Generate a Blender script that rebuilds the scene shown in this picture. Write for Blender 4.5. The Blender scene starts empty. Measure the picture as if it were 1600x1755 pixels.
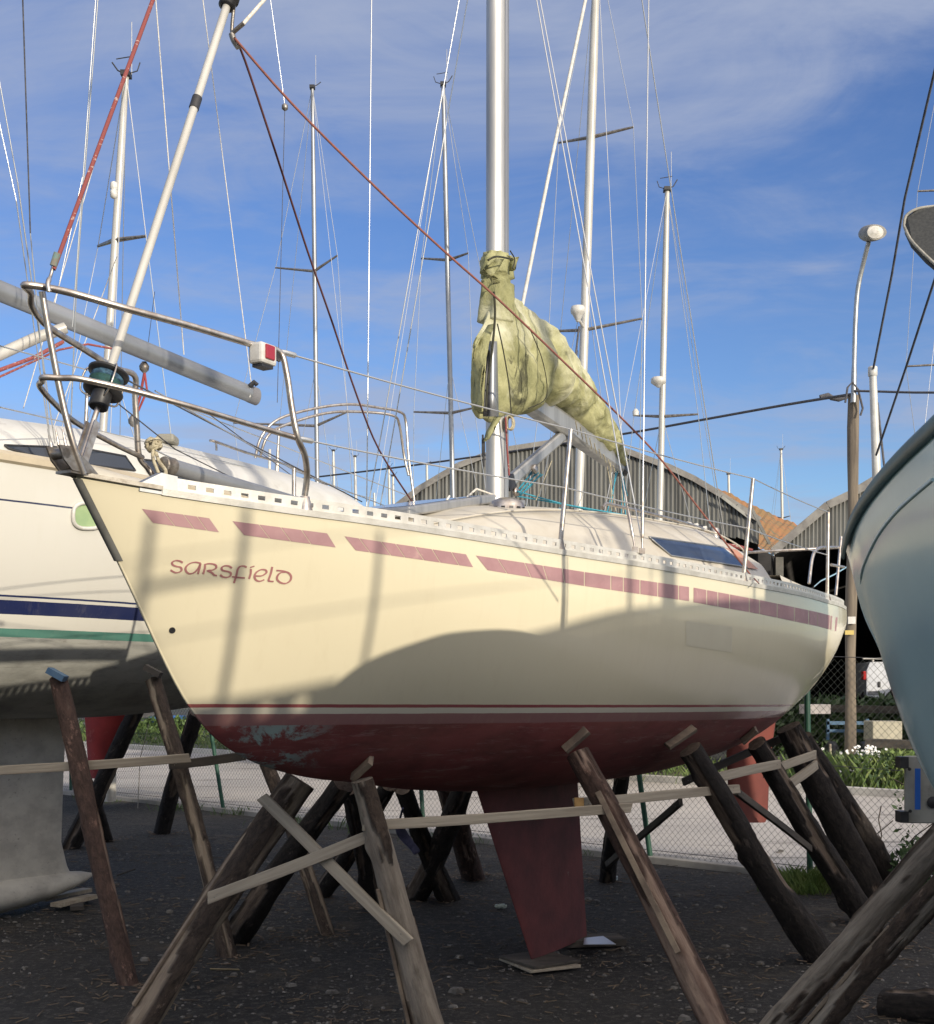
import bpy, math, random
from mathutils import Vector, Matrix, noise
R = math.radians
random.seed(7)
scene = bpy.context.scene
COL = scene.collection

# ------------------------------------------------------------------ camera, light, sky
F, PX0, HZ, EYE = 2200.0, 800.0, 1175.0, 1.76      # focal length in photo pixels, centre column, horizon row, eye height
cam_d = bpy.data.cameras.new("camera"); cam = bpy.data.objects.new("camera", cam_d); COL.objects.link(cam)
cam.location = (0, 0, EYE); cam.rotation_euler = (R(90), 0, 0)
cam_d.sensor_fit = 'HORIZONTAL'; cam_d.sensor_width = 36.0; cam_d.lens = F / 1600 * 36
cam_d.shift_y = (HZ - 877.5) / 1600; cam_d.clip_start = .05; cam_d.clip_end = 3000
scene.camera = cam
SUN_EL = 14.0; SD = Vector((.6, -.8, 0)).normalized()
sun_vec = Vector((SD.x * math.cos(R(SUN_EL)), SD.y * math.cos(R(SUN_EL)), math.sin(R(SUN_EL))))
sl = bpy.data.lights.new("sun", 'SUN'); sun = bpy.data.objects.new("sun", sl); COL.objects.link(sun)
sl.energy = 3.0; sl.angle = R(.53); sl.color = (1, .89, .73)
sun.rotation_mode = 'QUATERNION'; sun.rotation_quaternion = sun_vec.to_track_quat('Z', 'Y'); sun.location = sun_vec * 60
world = bpy.data.worlds.new("World"); scene.world = world; world.use_nodes = True
wn = world.node_tree.nodes; wl = world.node_tree.links; wn.clear()
wo = wn.new('ShaderNodeOutputWorld'); bg = wn.new('ShaderNodeBackground'); sky = wn.new('ShaderNodeTexSky')
sky.sky_type = 'NISHITA'; sky.sun_disc = False; sky.sun_elevation = R(SUN_EL)
sky.sun_rotation = math.atan2(SD.x, SD.y); sky.air_density = 1.0; sky.dust_density = .1; sky.ozone_density = 3.2
bg.inputs[1].default_value = .15
tc = wn.new('ShaderNodeTexCoord'); sx = wn.new('ShaderNodeSeparateXYZ'); wl.new(tc.outputs['Generated'], sx.inputs[0])
def wmath(op, a, b=None):
    n = wn.new('ShaderNodeMath'); n.operation = op
    for i, v in enumerate((a, b)):
        if v is None: continue
        if isinstance(v, (int, float)): n.inputs[i].default_value = v
        else: wl.new(v, n.inputs[i])
    return n.outputs[0]
den = wmath('ADD', wmath('MAXIMUM', sx.outputs[2], 0.0), .10)
cx = wn.new('ShaderNodeCombineXYZ'); wl.new(wmath('DIVIDE', sx.outputs[0], den), cx.inputs[0]); wl.new(wmath('DIVIDE', sx.outputs[1], den), cx.inputs[1])
mp = wn.new('ShaderNodeMapping'); mp.inputs['Scale'].default_value = (.8, 1.25, 1); mp.inputs['Location'].default_value = (3.1, .42, 0); mp.inputs['Rotation'].default_value = (0, 0, R(-12))
wl.new(cx.outputs[0], mp.inputs[0])
nz = wn.new('ShaderNodeTexNoise'); nz.inputs['Scale'].default_value = .95; nz.inputs['Detail'].default_value = 10; nz.inputs['Roughness'].default_value = .60; nz.inputs['Distortion'].default_value = .5
wl.new(mp.outputs[0], nz.inputs[0])
cr = wn.new('ShaderNodeMapRange'); cr.inputs[1].default_value = .40; cr.inputs[2].default_value = .66; cr.inputs[3].default_value = 0; cr.inputs[4].default_value = .85
cr.interpolation_type = 'SMOOTHSTEP'
nz2 = wn.new('ShaderNodeTexNoise'); nz2.inputs['Scale'].default_value = 3.4; nz2.inputs['Detail'].default_value = 10; nz2.inputs['Roughness'].default_value = .62; nz2.inputs['Distortion'].default_value = .9
mp2 = wn.new('ShaderNodeMapping'); mp2.inputs['Scale'].default_value = (.75, 1.15, 1); mp2.inputs['Rotation'].default_value = (0, 0, R(24)); wl.new(cx.outputs[0], mp2.inputs[0]); wl.new(mp2.outputs[0], nz2.inputs[0])
wl.new(wmath('ADD', wmath('MULTIPLY', nz.outputs[0], .72), wmath('MULTIPLY', nz2.outputs[0], .28)), cr.inputs[0])
mx = wn.new('ShaderNodeMix'); mx.data_type = 'RGBA'
# thin veil of cloud; unseen part added overhead and brightened sunwards to fill shade
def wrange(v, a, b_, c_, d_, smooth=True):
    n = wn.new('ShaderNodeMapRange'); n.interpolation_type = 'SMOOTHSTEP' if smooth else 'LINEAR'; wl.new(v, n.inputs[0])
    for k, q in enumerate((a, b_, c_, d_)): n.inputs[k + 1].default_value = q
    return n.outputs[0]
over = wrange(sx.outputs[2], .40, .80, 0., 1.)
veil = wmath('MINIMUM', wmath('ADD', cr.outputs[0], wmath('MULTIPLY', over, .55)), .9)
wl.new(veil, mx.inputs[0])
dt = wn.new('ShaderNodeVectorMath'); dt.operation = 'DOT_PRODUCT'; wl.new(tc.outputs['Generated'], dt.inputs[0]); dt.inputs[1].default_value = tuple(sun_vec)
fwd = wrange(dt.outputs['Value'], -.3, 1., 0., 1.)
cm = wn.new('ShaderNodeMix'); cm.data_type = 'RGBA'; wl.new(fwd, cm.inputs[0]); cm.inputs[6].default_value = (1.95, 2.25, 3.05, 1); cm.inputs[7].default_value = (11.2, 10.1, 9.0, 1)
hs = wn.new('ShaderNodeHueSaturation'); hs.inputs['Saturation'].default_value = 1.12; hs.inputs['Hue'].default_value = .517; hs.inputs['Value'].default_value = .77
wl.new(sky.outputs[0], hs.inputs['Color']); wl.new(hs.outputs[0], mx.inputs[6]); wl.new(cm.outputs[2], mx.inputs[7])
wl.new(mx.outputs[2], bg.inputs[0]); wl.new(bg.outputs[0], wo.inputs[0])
vs = scene.view_settings; vs.view_transform = 'Standard'; vs.look = 'None'; vs.gamma = 1; vs.use_curve_mapping = False; vs.exposure = .42
scene.render.engine = 'CYCLES'; scene.cycles.max_bounces = 6

# ------------------------------------------------------------------ materials
MATS = {}
def _mk(name):
    m = bpy.data.materials.new(name); m.use_nodes = True; nt = m.node_tree; nt.nodes.clear()
    o = nt.nodes.new('ShaderNodeOutputMaterial'); b = nt.nodes.new('ShaderNodeBsdfPrincipled'); nt.links.new(b.outputs[0], o.inputs[0])
    MATS[name] = m
    return m, nt, b
def _coord(nt, stretch=(1, 1, 1)):
    t = nt.nodes.new('ShaderNodeTexCoord'); mpn = nt.nodes.new('ShaderNodeMapping'); mpn.inputs['Scale'].default_value = stretch
    nt.links.new(t.outputs['Object'], mpn.inputs[0]); return mpn.outputs[0]
def _noise(nt, co, scale, detail=5, rough=.6, lo=.4, hi=.6, dist=0.):
    n = nt.nodes.new('ShaderNodeTexNoise'); n.inputs['Scale'].default_value = scale; n.inputs['Detail'].default_value = detail
    n.inputs['Roughness'].default_value = rough; n.inputs['Distortion'].default_value = dist; nt.links.new(co, n.inputs[0])
    r = nt.nodes.new('ShaderNodeMapRange'); r.inputs[1].default_value = lo; r.inputs[2].default_value = hi; nt.links.new(n.outputs[0], r.inputs[0])
    return r.outputs[0], n.outputs[0]
def _mix(nt, f, a, b):
    m = nt.nodes.new('ShaderNodeMix'); m.data_type = 'RGBA'
    for i, v in ((0, f), (6, a), (7, b)):
        if isinstance(v, (int, float)): m.inputs[i].default_value = v
        elif isinstance(v, tuple): m.inputs[i].default_value = v + (1,) if len(v) == 3 else v
        else: nt.links.new(v, m.inputs[i])
    return m.outputs[2]
def _math(nt, op, a, b=None):
    n = nt.nodes.new('ShaderNodeMath'); n.operation = op
    for i, v in enumerate((a, b)):
        if v is None: continue
        if isinstance(v, (int, float)): n.inputs[i].default_value = v
        else: nt.links.new(v, n.inputs[i])
    return n.outputs[0]
def _bump(nt, b, h, strength, dist=.01):
    n = nt.nodes.new('ShaderNodeBump'); n.inputs['Strength'].default_value = strength; n.inputs['Distance'].default_value = dist
    nt.links.new(h, n.inputs['Height']); nt.links.new(n.outputs[0], b.inputs['Normal'])
def mat(name, c1, c2=None, scale=6, rough=.6, metal=0, bump=0, bscale=40, bdist=.01, stretch=(1, 1, 1), lo=.4, hi=.62, c3=None, s3=1.5, l3=.55, h3=.65, coat=0, rv=.0, trans=0):
    if name in MATS: return MATS[name]
    m, nt, b = _mk(name); co = _coord(nt, stretch)
    b.inputs['Roughness'].default_value = rough; b.inputs['Metallic'].default_value = metal
    b.inputs['Coat Weight'].default_value = coat; b.inputs['Coat Roughness'].default_value = .12
    if trans: b.inputs['Transmission Weight'].default_value = trans
    c = tuple(c1) + (1,)
    if c2:
        f, raw = _noise(nt, co, scale, 6, .62, lo, hi); c = _mix(nt, f, tuple(c1), tuple(c2))
        if rv:
            rr = nt.nodes.new('ShaderNodeMapRange'); rr.inputs[3].default_value = rough - rv; rr.inputs[4].default_value = min(1, rough + rv)
            nt.links.new(raw, rr.inputs[0]); nt.links.new(rr.outputs[0], b.inputs['Roughness'])
    if c3:
        f3, _ = _noise(nt, co, s3, 8, .7, l3, h3, .4); c = _mix(nt, f3, c, tuple(c3))
    if isinstance(c, tuple): b.inputs['Base Color'].default_value = c
    else: nt.links.new(c, b.inputs['Base Color'])
    if bump:
        _, raw = _noise(nt, co, bscale, 6, .65); _bump(nt, b, raw, bump, bdist)
    return m
def hull_mat(name, za, zb, bands, under, dirt, rough=.28, below=0., streak=(.30, .27, .2), patch=None, coat=.25, scuff=.18):
    """bands: list of (height above the waterline, colour) from low to high; the lowest one is antifouling"""
    m, nt, b = _mk(name); t = nt.nodes.new('ShaderNodeTexCoord'); s = nt.nodes.new('ShaderNodeSeparateXYZ'); nt.links.new(t.outputs['Object'], s.inputs[0])
    v = _math(nt, 'SUBTRACT', s.outputs[2], _math(nt, 'ADD', za, _math(nt, 'MULTIPLY', s.outputs[0], zb)))
    wob, _ = _noise(nt, t.outputs['Object'], 9, 4, .6, 0, 1); v = _math(nt, 'ADD', v, _math(nt, 'MULTIPLY', _math(nt, 'SUBTRACT', wob, .5), .004))
    # antifouling: streaked and scraped
    co = _coord(nt, (1, 1, 3)); cu = tuple(under)
    f1, _ = _noise(nt, co, 2.2, 7, .68, .42, .66); c = _mix(nt, f1, cu, tuple(x * .55 for x in cu))
    f2, _ = _noise(nt, _coord(nt, (.5, .5, 5)), 6, 9, .8, .54, .68, .3); c = _mix(nt, _math(nt, 'MULTIPLY', f2, .7), c, dirt)
    if patch:
        fp, _ = _noise(nt, _coord(nt, (1, 1, 2)), 3.2, 9, .75, .50, .56, .5)
        d = nt.nodes.new('ShaderNodeVectorMath'); d.operation = 'DISTANCE'; nt.links.new(t.outputs['Object'], d.inputs[0]); d.inputs[1].default_value = patch[0]
        near = nt.nodes.new('ShaderNodeMapRange'); near.inputs[1].default_value = patch[1]; near.inputs[2].default_value = patch[1] * .25; nt.links.new(d.outputs['Value'], near.inputs[0])
        c = _mix(nt, _math(nt, 'MULTIPLY', fp, near.outputs[0]), c, patch[2])
    top = None
    for h, colr in bands:
        g = _math(nt, 'GREATER_THAN', v, h)
        c = _mix(nt, g, c, colr)
    # faint vertical weather streaks and scuffs on the topsides
    fs, _ = _noise(nt, _coord(nt, (7, 7, .5)), 2.4, 6, .7, .52, .80); up = _math(nt, 'GREATER_THAN', v, bands[0][0])
    c = _mix(nt, _math(nt, 'MULTIPLY', _math(nt, 'MULTIPLY', fs, up), scuff), c, streak)
    fl, _ = _noise(nt, _coord(nt, (1, 1, 1)), 1.1, 4, .6, .40, .75); c = _mix(nt, _math(nt, 'MULTIPLY', fl, scuff * .6), c, streak)
    nt.links.new(c, b.inputs['Base Color'])
    ro = nt.nodes.new('ShaderNodeMapRange'); ro.inputs[3].default_value = .75; ro.inputs[4].default_value = rough; nt.links.new(up, ro.inputs[0])
    nt.links.new(ro.outputs[0], b.inputs['Roughness'])
    nt.links.new(_math(nt, 'MULTIPLY', up, coat), b.inputs['Coat Weight'])
    _, raw = _noise(nt, t.outputs['Object'], 3.0, 3, .5); _bump(nt, b, raw, .10, .02)
    return m
ALU = mat('anodised_aluminium', (.54, .535, .51), (.40, .40, .39), 9, .48, .8, .05, 60, stretch=(1, 1, .12), rv=.08)
ALUW = mat('white_painted_spar', (.56, .545, .50), (.45, .435, .39), 5, .35, .1, stretch=(1, 1, .2), c3=(.42, .39, .33), s3=3, l3=.62, h3=.7)
ALUG = mat('grey_weathered_spar', (.36, .37, .38), (.26, .27, .28), 4, .42, .6, stretch=(.3, .3, .3), c3=(.2, .2, .2), s3=2, l3=.62, h3=.75)
STEEL = mat('stainless_tube', (.60, .56, .51), (.40, .34, .29), 22, .36, .9, rv=.08, c3=(.30, .2, .13), s3=14, l3=.66, h3=.76)
STEELD = mat('worn_steel_plate', (.34, .32, .29), (.2, .17, .14), 18, .42, .8, bump=.3, bscale=50)
RAIL = mat('toe_rail_aluminium', (.70, .68, .62), (.58, .56, .5), 12, .42, .35, bump=.1, bscale=90)
WIRE = mat('wire_stainless', (.62, .62, .6), None, rough=.3, metal=.7)
WIRED = mat('dark_rope', (.06, .06, .07), (.12, .12, .13), 40, .9)
WHITEW = mat('white_rope', (.74, .72, .66), (.55, .5, .42), 60, .8)
REDROPE = mat('faded_red_sheet', (.30, .11, .08), (.22, .09, .075), 30, .85, bump=.4, bscale=200)
BLUEROPE = mat('blue_rope', (.03, .22, .32), (.06, .34, .42), 60, .85)
RWROPE = mat('red_white_rope', (.26, .07, .065), (.48, .36, .32), 30, .9, lo=.58, hi=.61, stretch=(1, 1, 2))
BEIGEROPE = mat('beige_rope', (.52, .47, .33), (.35, .3, .2), 50, .9, bump=.5, bscale=160)
BLACKP = mat('black_plastic', (.018, .018, .02), (.035, .035, .037), 20, .45)
WHITEP = mat('white_plastic', (.64, .63, .59), (.52, .5, .45), 14, .4)
DECKW = mat('cream_gelcoat_deck', (.54, .505, .43), (.47, .43, .35), 3, .5, c3=(.45, .42, .34), s3=4, l3=.62, h3=.74)
DECKW2 = mat('white_gelcoat_deck', (.62, .61, .57), (.54, .53, .48), 3, .42, c3=(.42, .4, .36), s3=4, l3=.64, h3=.75)
GLASSD = mat('tinted_acrylic', (.012, .02, .035), None, rough=.06, coat=.6)
GLASSB = mat('blue_tinted_acrylic', (.022, .032, .055), (.035, .05, .08), 3, .2, coat=.3)
CANVAS = None
TAPE = mat('faded_maroon_tape', (.40, .235, .24), (.35, .195, .205), 7, .55, c3=(.50, .32, .30), s3=10, l3=.60, h3=.7)
TAPEL = mat('name_maroon_vinyl', (.36, .16, .15), (.30, .12, .12), 30, .5)
def bark_mat(name, w1, w2, b1, b2):
    m, nt, b = _mk(name); co = _coord(nt, (1, 1, .12)); co2 = _coord(nt, (1, 1, .45))
    f, raw = _noise(nt, co, 26, 7, .7, .38, .62); wood = _mix(nt, f, w1, w2)
    f, _ = _noise(nt, _coord(nt, (1, 1, .3)), 5, 6, .7, .50, .66); wood = _mix(nt, f, wood, tuple(q * .42 for q in w2))
    f, raw2 = _noise(nt, co2, 30, 9, .78, .40, .60, .5); brk = _mix(nt, f, b1, b2)
    f, _ = _noise(nt, co2, 12, 8, .75, .58, .64); brk = _mix(nt, f, brk, tuple(q * 2.2 for q in b1))
    at = nt.nodes.new('ShaderNodeAttribute'); at.attribute_name = 'bark'
    c = _mix(nt, at.outputs['Fac'], wood, brk); nt.links.new(c, b.inputs['Base Color']); b.inputs['Roughness'].default_value = .95
    h = _math(nt, 'ADD', _math(nt, 'MULTIPLY', raw, .35), _math(nt, 'MULTIPLY', raw2, at.outputs['Fac'])); _bump(nt, b, h, 1.0, .045)
    m['thr'] = 0.
    return m
BARK = bark_mat('grey_brown_bark', (.33, .27, .20), (.20, .155, .115), (.13, .095, .072), (.055, .040, .032)); BARK['thr'] = -.16
BARKR = bark_mat('reddish_bark', (.33, .24, .18), (.20, .13, .10), (.15, .088, .066), (.07, .042, .033)); BARKR['thr'] = -.24
BARKD = bark_mat('dark_bark', (.20, .15, .11), (.085, .062, .048), (.042, .032, .027), (.014, .011, .010)); BARKD['thr'] = -.28  # darkest of the four log materials
BARKG = bark_mat('pale_stripped_log', (.33, .285, .23), (.20, .165, .13), (.15, .105, .075), (.065, .045, .034)); BARKG['thr'] = .10
WOODG = mat('grey_weathered_plank', (.44, .385, .30), (.30, .255, .195), 26, .85, 0, .8, 60, .006, (.05, 1, 1), .36, .64, (.20, .16, .115), 7, .54, .68)
WOODS = mat('split_slab_wood', (.27, .21, .15), (.14, .105, .08), 22, .9, 0, .8, 60, .006, (.3, .3, .3))
WOODD = mat('dark_plank', (.10, .085, .07), (.05, .045, .04), 8, .9, 0, .5, 40, .006, (.25, 1, 1))
WOODY = mat('fresh_cut_end', (.52, .32, .12), (.36, .2, .08), 12, .8)
TEAL = mat('teal_gelcoat', (.42, .61, .63), (.39, .57, .59), 1.3, .22, coat=.4, bump=.04, bscale=3, bdist=.05, c3=(.48, .64, .64), s3=1.2, l3=.6, h3=.8)
TEALD = mat('dark_teal_rail', (.07, .14, .15), (.05, .10, .11), 8, .45)
REDP = mat('red_antifoul', (.30, .025, .022), (.22, .018, .018), 4, .7, c3=(.36, .09, .07), s3=6, l3=.6, h3=.7)
ORANGE = mat('orange_antifoul', (.20, .048, .035), (.15, .038, .03), 3, .75, c3=(.16, .05, .04), s3=3, l3=.58, h3=.7)
KEELR = mat('maroon_keel_paint', (.17, .045, .045), (.10, .03, .032), 3, .72, bump=.25, bscale=30, c3=(.26, .17, .15), s3=9, l3=.67, h3=.71)
KEELG = mat('grey_scraped_keel', (.56, .54, .48), (.42, .40, .36), 4, .8, stretch=(1, 1, 1.5), c3=(.24, .23, .20), s3=26, l3=.60, h3=.72, bump=.2, bscale=30)
GREENPOST = mat('green_painted_post', (.015, .075, .045), (.01, .05, .035), 10, .6)
CONC = mat('concrete', (.36, .34, .31), (.27, .255, .235), 3, .9, bump=.3, bscale=30)
CLAD = mat('galvanised_cladding', (.21, .21, .195), (.135, .135, .125), 1.2, .55, .35, stretch=(2.5, 1, .25), c3=(.08, .078, .072), s3=.8, l3=.6, h3=.72)
CLAD2 = mat('pale_galvanised_cladding', (.30, .30, .28), (.22, .22, .205), 1.2, .5, .35, stretch=(2.5, 1, .25))
RUST = mat('rusty_mossy_roof', (.33, .145, .055), (.24, .15, .06), 1.1, .9, c3=(.14, .13, .08), s3=1.6, l3=.5, h3=.62, stretch=(1, 1, 1))
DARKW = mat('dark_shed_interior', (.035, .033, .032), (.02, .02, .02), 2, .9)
LEAF = mat('leaf_green', (.055, .105, .022), (.095, .15, .03), 9, .6)
LEAFD = mat('leaf_dark_green', (.03, .065, .02), (.05, .09, .025), 9, .6)
LEAFL = mat('grass_green', (.10, .17, .035), (.15, .19, .05), 5, .7)
DRYL = mat('dry_straw', (.30, .25, .14), (.18, .14, .08), 5, .8)
PETAL = mat('white_petal', (.8, .8, .76), None, rough=.6)
POLEW = mat('weathered_pole_wood', (.23, .19, .14), (.11, .09, .07), 7, .9, 0, .8, 30, .01, (1, 1, .08), .4, .62, (.34, .30, .24), 3, .6, .68)
GALV = mat('galvanised_steel', (.45, .46, .46), (.34, .35, .35), 8, .4, .7)
STONE = mat('pebble_grey', (.17, .16, .145), (.06, .055, .05), 8, .9, c3=(.34, .32, .29), s3=6, l3=.62, h3=.65)
BLUEM = mat('blue_painted_metal', (.05, .12, .22), (.09, .17, .26), 6, .6)
PLATEG = mat('grey_mould_panel', (.30, .30, .275), (.22, .22, .2), 7, .7, c3=(.12, .12, .11), s3=5, l3=.6, h3=.7)
BEIGEB = mat('beige_box', (.52, .48, .36), (.42, .39, .3), 5, .7)
BAG = mat('pale_plastic_bag', (.42, .48, .48), (.30, .36, .37), 20, .35)

# sail cover: green stained canvas with fold shade and pale highlights painted in
CANVAS, nt, b = _mk('stained_shaded_canvas'); co = _coord(nt)
f, raw = _noise(nt, co, 5, 8, .7, .38, .60, .6); c = _mix(nt, f, (.42, .41, .21), (.25, .25, .115))
f, _ = _noise(nt, _coord(nt, (1.5, 1.5, .6)), 4, 9, .75, .59, .66, .8); c = _mix(nt, f, c, (.085, .085, .042))
f, _ = _noise(nt, _coord(nt, (1, 1, .6)), 2.2, 6, .65, .50, .66, .8); c = _mix(nt, f, c, (.60, .59, .42))
nt.links.new(c, b.inputs['Base Color']); b.inputs['Roughness'].default_value = .85
_, r1 = _noise(nt, _coord(nt, (1, 1, .6)), 9, 8, .7, dist=1.2); _bump(nt, b, r1, .7, .03)

# yard ground
GROUNDM, nt, b = _mk('dark_gravel_yard'); co = _coord(nt)
f, _ = _noise(nt, co, .45, 6, .65, .42, .60); c = _mix(nt, f, (.034, .031, .029), (.058, .051, .044))
f, _ = _noise(nt, co, 16, 9, .75, .50, .66); c = _mix(nt, f, c, (.13, .118, .10))
f, _ = _noise(nt, co, 45, 6, .8, .58, .66); c = _mix(nt, f, c, (.24, .225, .2))
f, _ = _noise(nt, co, 28, 6, .8, .60, .66); c = _mix(nt, f, c, (.012, .011, .011))
f, _ = _noise(nt, _coord(nt, (1, 1, 1)), 1.3, 8, .7, .56, .7); c = _mix(nt, f, c, (.135, .108, .078))
nt.links.new(c, b.inputs['Base Color']); b.inputs['Roughness'].default_value = .92
_, r1 = _noise(nt, co, 24, 12, .85); _bump(nt, b, r1, 1.0, .07)
ROADM, nt, b = _mk('pale_worn_road'); co = _coord(nt)
f, _ = _noise(nt, co, .35, 6, .65, .35, .65); c = _mix(nt, f, (.50, .46, .41), (.40, .37, .335))
f, _ = _noise(nt, _coord(nt, (.25, 1.6, 1)), 1.2, 8, .7, .55, .62, .6); c = _mix(nt, f, c, (.24, .22, .195))
f, _ = _noise(nt, _coord(nt, (.4, 1.4, 1)), 2.0, 9, .75, .60, .66, .8); c = _mix(nt, f, c, (.56, .53, .47))
nt.links.new(c, b.inputs['Base Color']); b.inputs['Roughness'].default_value = .9
_, r1 = _noise(nt, co, 40, 8, .7); _bump(nt, b, r1, .6, .015)
EARTHM = mat('far_ground', (.10, .09, .07), (.07, .075, .045), .3, .95, bump=.5, bscale=4, bdist=.1)

# ------------------------------------------------------------------ helpers
XF = {}
def P(px, py, Y): return Vector(((px - PX0) / F * Y, Y, EYE + (HZ - py) / F * Y))
def G0(px, py):
    Y = EYE * F / (py - HZ); return Vector(((px - PX0) / F * Y, Y, 0))
def tag(o, label=None, cat=None, group=None, kind=None):
    if label: o['label'] = label
    if cat: o['category'] = cat
    if group: o['group'] = group
    if kind: o['kind'] = kind
    return o
def empty(name, loc, rz=0., label=None, cat=None, group=None):
    o = bpy.data.objects.new(name, None); COL.objects.link(o); o.location = loc; o.rotation_euler = (0, 0, rz); o.empty_display_size = .2
    XF[o.name] = Matrix.Translation(Vector(loc)) @ Matrix.Rotation(rz, 4, 'Z')
    return tag(o, label, cat, group)
class G:
    def __init__(s): s.v = []; s.f = []; s.sm = []
    def add(s, vs_, fs_, smooth=False):
        k = len(s.v); s.v += [Vector(q) for q in vs_]
        for q in fs_: s.f.append(tuple(i + k for i in q)); s.sm.append(smooth)
        return s
    def box(s, c, size, M=None):
        x, y, z = (q / 2 for q in size); c = Vector(c)
        vs_ = [Vector((a * x, b_ * y, d * z)) for a in (-1, 1) for b_ in (-1, 1) for d in (-1, 1)]
        if M is not None: vs_ = [M @ q for q in vs_]
        return s.add([c + q for q in vs_], [(0, 1, 3, 2), (4, 6, 7, 5), (0, 4, 5, 1), (2, 3, 7, 6), (0, 2, 6, 4), (1, 5, 7, 3)])
    def bar(s, a, b_, w, t, up=(0, 0, 1)):
        a = Vector(a); b_ = Vector(b_); d = (b_ - a); L = d.length; d.normalize(); up = Vector(up)
        y = up.cross(d)
        if y.length < 1e-4: y = Vector((1, 0, 0)).cross(d)
        y.normalize(); z = d.cross(y)
        M = Matrix((d, y, z)).transposed()
        return s.box((a + b_) / 2, (L, w, t), M)
    def tube(s, pts, r, n=8, cap=True, smooth=True, flat=1.0):
        pts = [Vector(q) for q in pts]; m = len(pts); rs = r if isinstance(r, (list, tuple)) else [r] * m
        rings = []; prev = None
        for i, q in enumerate(pts):
            d = (pts[min(i + 1, m - 1)] - pts[max(i - 1, 0)])
            if d.length < 1e-9: d = Vector((0, 0, 1))
            d.normalize()
            if prev is None:
                a = Vector((0, 0, 1)) if abs(d.z) < .9 else Vector((1, 0, 0)); e = d.cross(a).normalized()
            else:
                e = (prev - d * prev.dot(d)); e = e.normalized() if e.length > 1e-6 else d.orthogonal().normalized()
            prev = e; g = d.cross(e)
            rings.append([q + (e * math.cos(2 * math.pi * k / n) + g * (math.sin(2 * math.pi * k / n) * flat)) * rs[i] for k in range(n)])
        return s.rings(rings, cap, smooth)
    def rings(s, rings, cap=True, smooth=True):
        n = len(rings[0]); m = len(rings); vs_ = [q for r_ in rings for q in r_]; fs_ = []
        for i in range(m - 1):
            for k in range(n): fs_.append((i * n + k, i * n + (k + 1) % n, (i + 1) * n + (k + 1) % n, (i + 1) * n + k))
        s.add(vs_, fs_, smooth)
        if cap:
            s.add(rings[0], [tuple(reversed(range(n)))]); s.add(rings[-1], [tuple(range(n))])
        return s
    def lathe(s, c, prof, n=20, ax=None):
        M = Vector(ax).normalized().to_track_quat('Z', 'Y').to_matrix() if ax is not None else Matrix.Identity(3); c = Vector(c)
        return s.rings([[c + M @ Vector((r_ * math.cos(2 * math.pi * k / n), r_ * math.sin(2 * math.pi * k / n), z)) for k in range(n)] for r_, z in prof])
    def grid(s, rows, smooth=True, flip=False):
        n = len(rows[0]); m = len(rows); fs_ = []
        for i in range(m - 1):
            for k in range(n - 1):
                q = (i * n + k, i * n + k + 1, (i + 1) * n + k + 1, (i + 1) * n + k); fs_.append(tuple(reversed(q)) if flip else q)
        return s.add([q for r_ in rows for q in r_], fs_, smooth)
    def build(s, name, m, parent=None, world=True, origin=None, label=None, cat=None, group=None, kind=None, bevel=0):
        me = bpy.data.meshes.new(name); o = bpy.data.objects.new(name, me); COL.objects.link(o)
        vs_ = s.v
        if parent is not None:
            M = XF[parent.name]; o.parent = parent; XF[o.name] = M
            if world: Mi = M.inverted(); vs_ = [Mi @ q for q in vs_]
        elif origin is not None:
            og = Vector(origin); vs_ = [q - og for q in vs_]; o.location = og; XF[o.name] = Matrix.Translation(og)
        else: XF[o.name] = Matrix.Identity(4)
        me.from_pydata([tuple(q) for q in vs_], [], s.f); me.polygons.foreach_set('use_smooth', s.sm); me.materials.append(m); me.update()
        if bevel:
            bm_ = o.modifiers.new('bevel', 'BEVEL'); bm_.width = bevel; bm_.segments = 2; bm_.limit_method = 'ANGLE'; bm_.angle_limit = R(40)
        return tag(o, label, cat, group, kind)
def interp(x, xs, ys):
    if x <= xs[0]: return ys[0]
    if x >= xs[-1]: return ys[-1]
    for i in range(len(xs) - 1):
        if x <= xs[i + 1]:
            def sl_(j):
                if j <= 0: return (ys[1] - ys[0]) / (xs[1] - xs[0])
                if j >= len(xs) - 1: return (ys[-1] - ys[-2]) / (xs[-1] - xs[-2])
                a = (ys[j] - ys[j - 1]) / (xs[j] - xs[j - 1]); c_ = (ys[j + 1] - ys[j]) / (xs[j + 1] - xs[j])
                return 0. if a * c_ <= 0 else 2 * a * c_ / (a + c_)
            h = xs[i + 1] - xs[i]; t = (x - xs[i]) / h
            return (2 * t**3 - 3 * t**2 + 1) * ys[i] + (t**3 - 2 * t**2 + t) * h * sl_(i) + (-2 * t**3 + 3 * t**2) * ys[i + 1] + (t**3 - t**2) * h * sl_(i + 1)
def catenary(a, b_, sag, n=10):
    a = Vector(a); b_ = Vector(b_); return [a.lerp(b_, i / n) - Vector((0, 0, sag * 4 * (i / n) * (1 - i / n))) for i in range(n + 1)]
def arc(pts, n=6):
    """Catmull-Rom through points"""
    pts = [Vector(q) for q in pts]; out = []
    for i in range(len(pts) - 1):
        p0 = pts[max(i - 1, 0)]; p1 = pts[i]; p2 = pts[i + 1]; p3 = pts[min(i + 2, len(pts) - 1)]
        for k in range(n):
            t = k / n
            out.append(.5 * ((2 * p1) + (p2 - p0) * t + (2 * p0 - 5 * p1 + 4 * p2 - p3) * t * t + (3 * p1 - p0 - 3 * p2 + p3) * t**3))
    return out + [pts[-1]]

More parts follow.
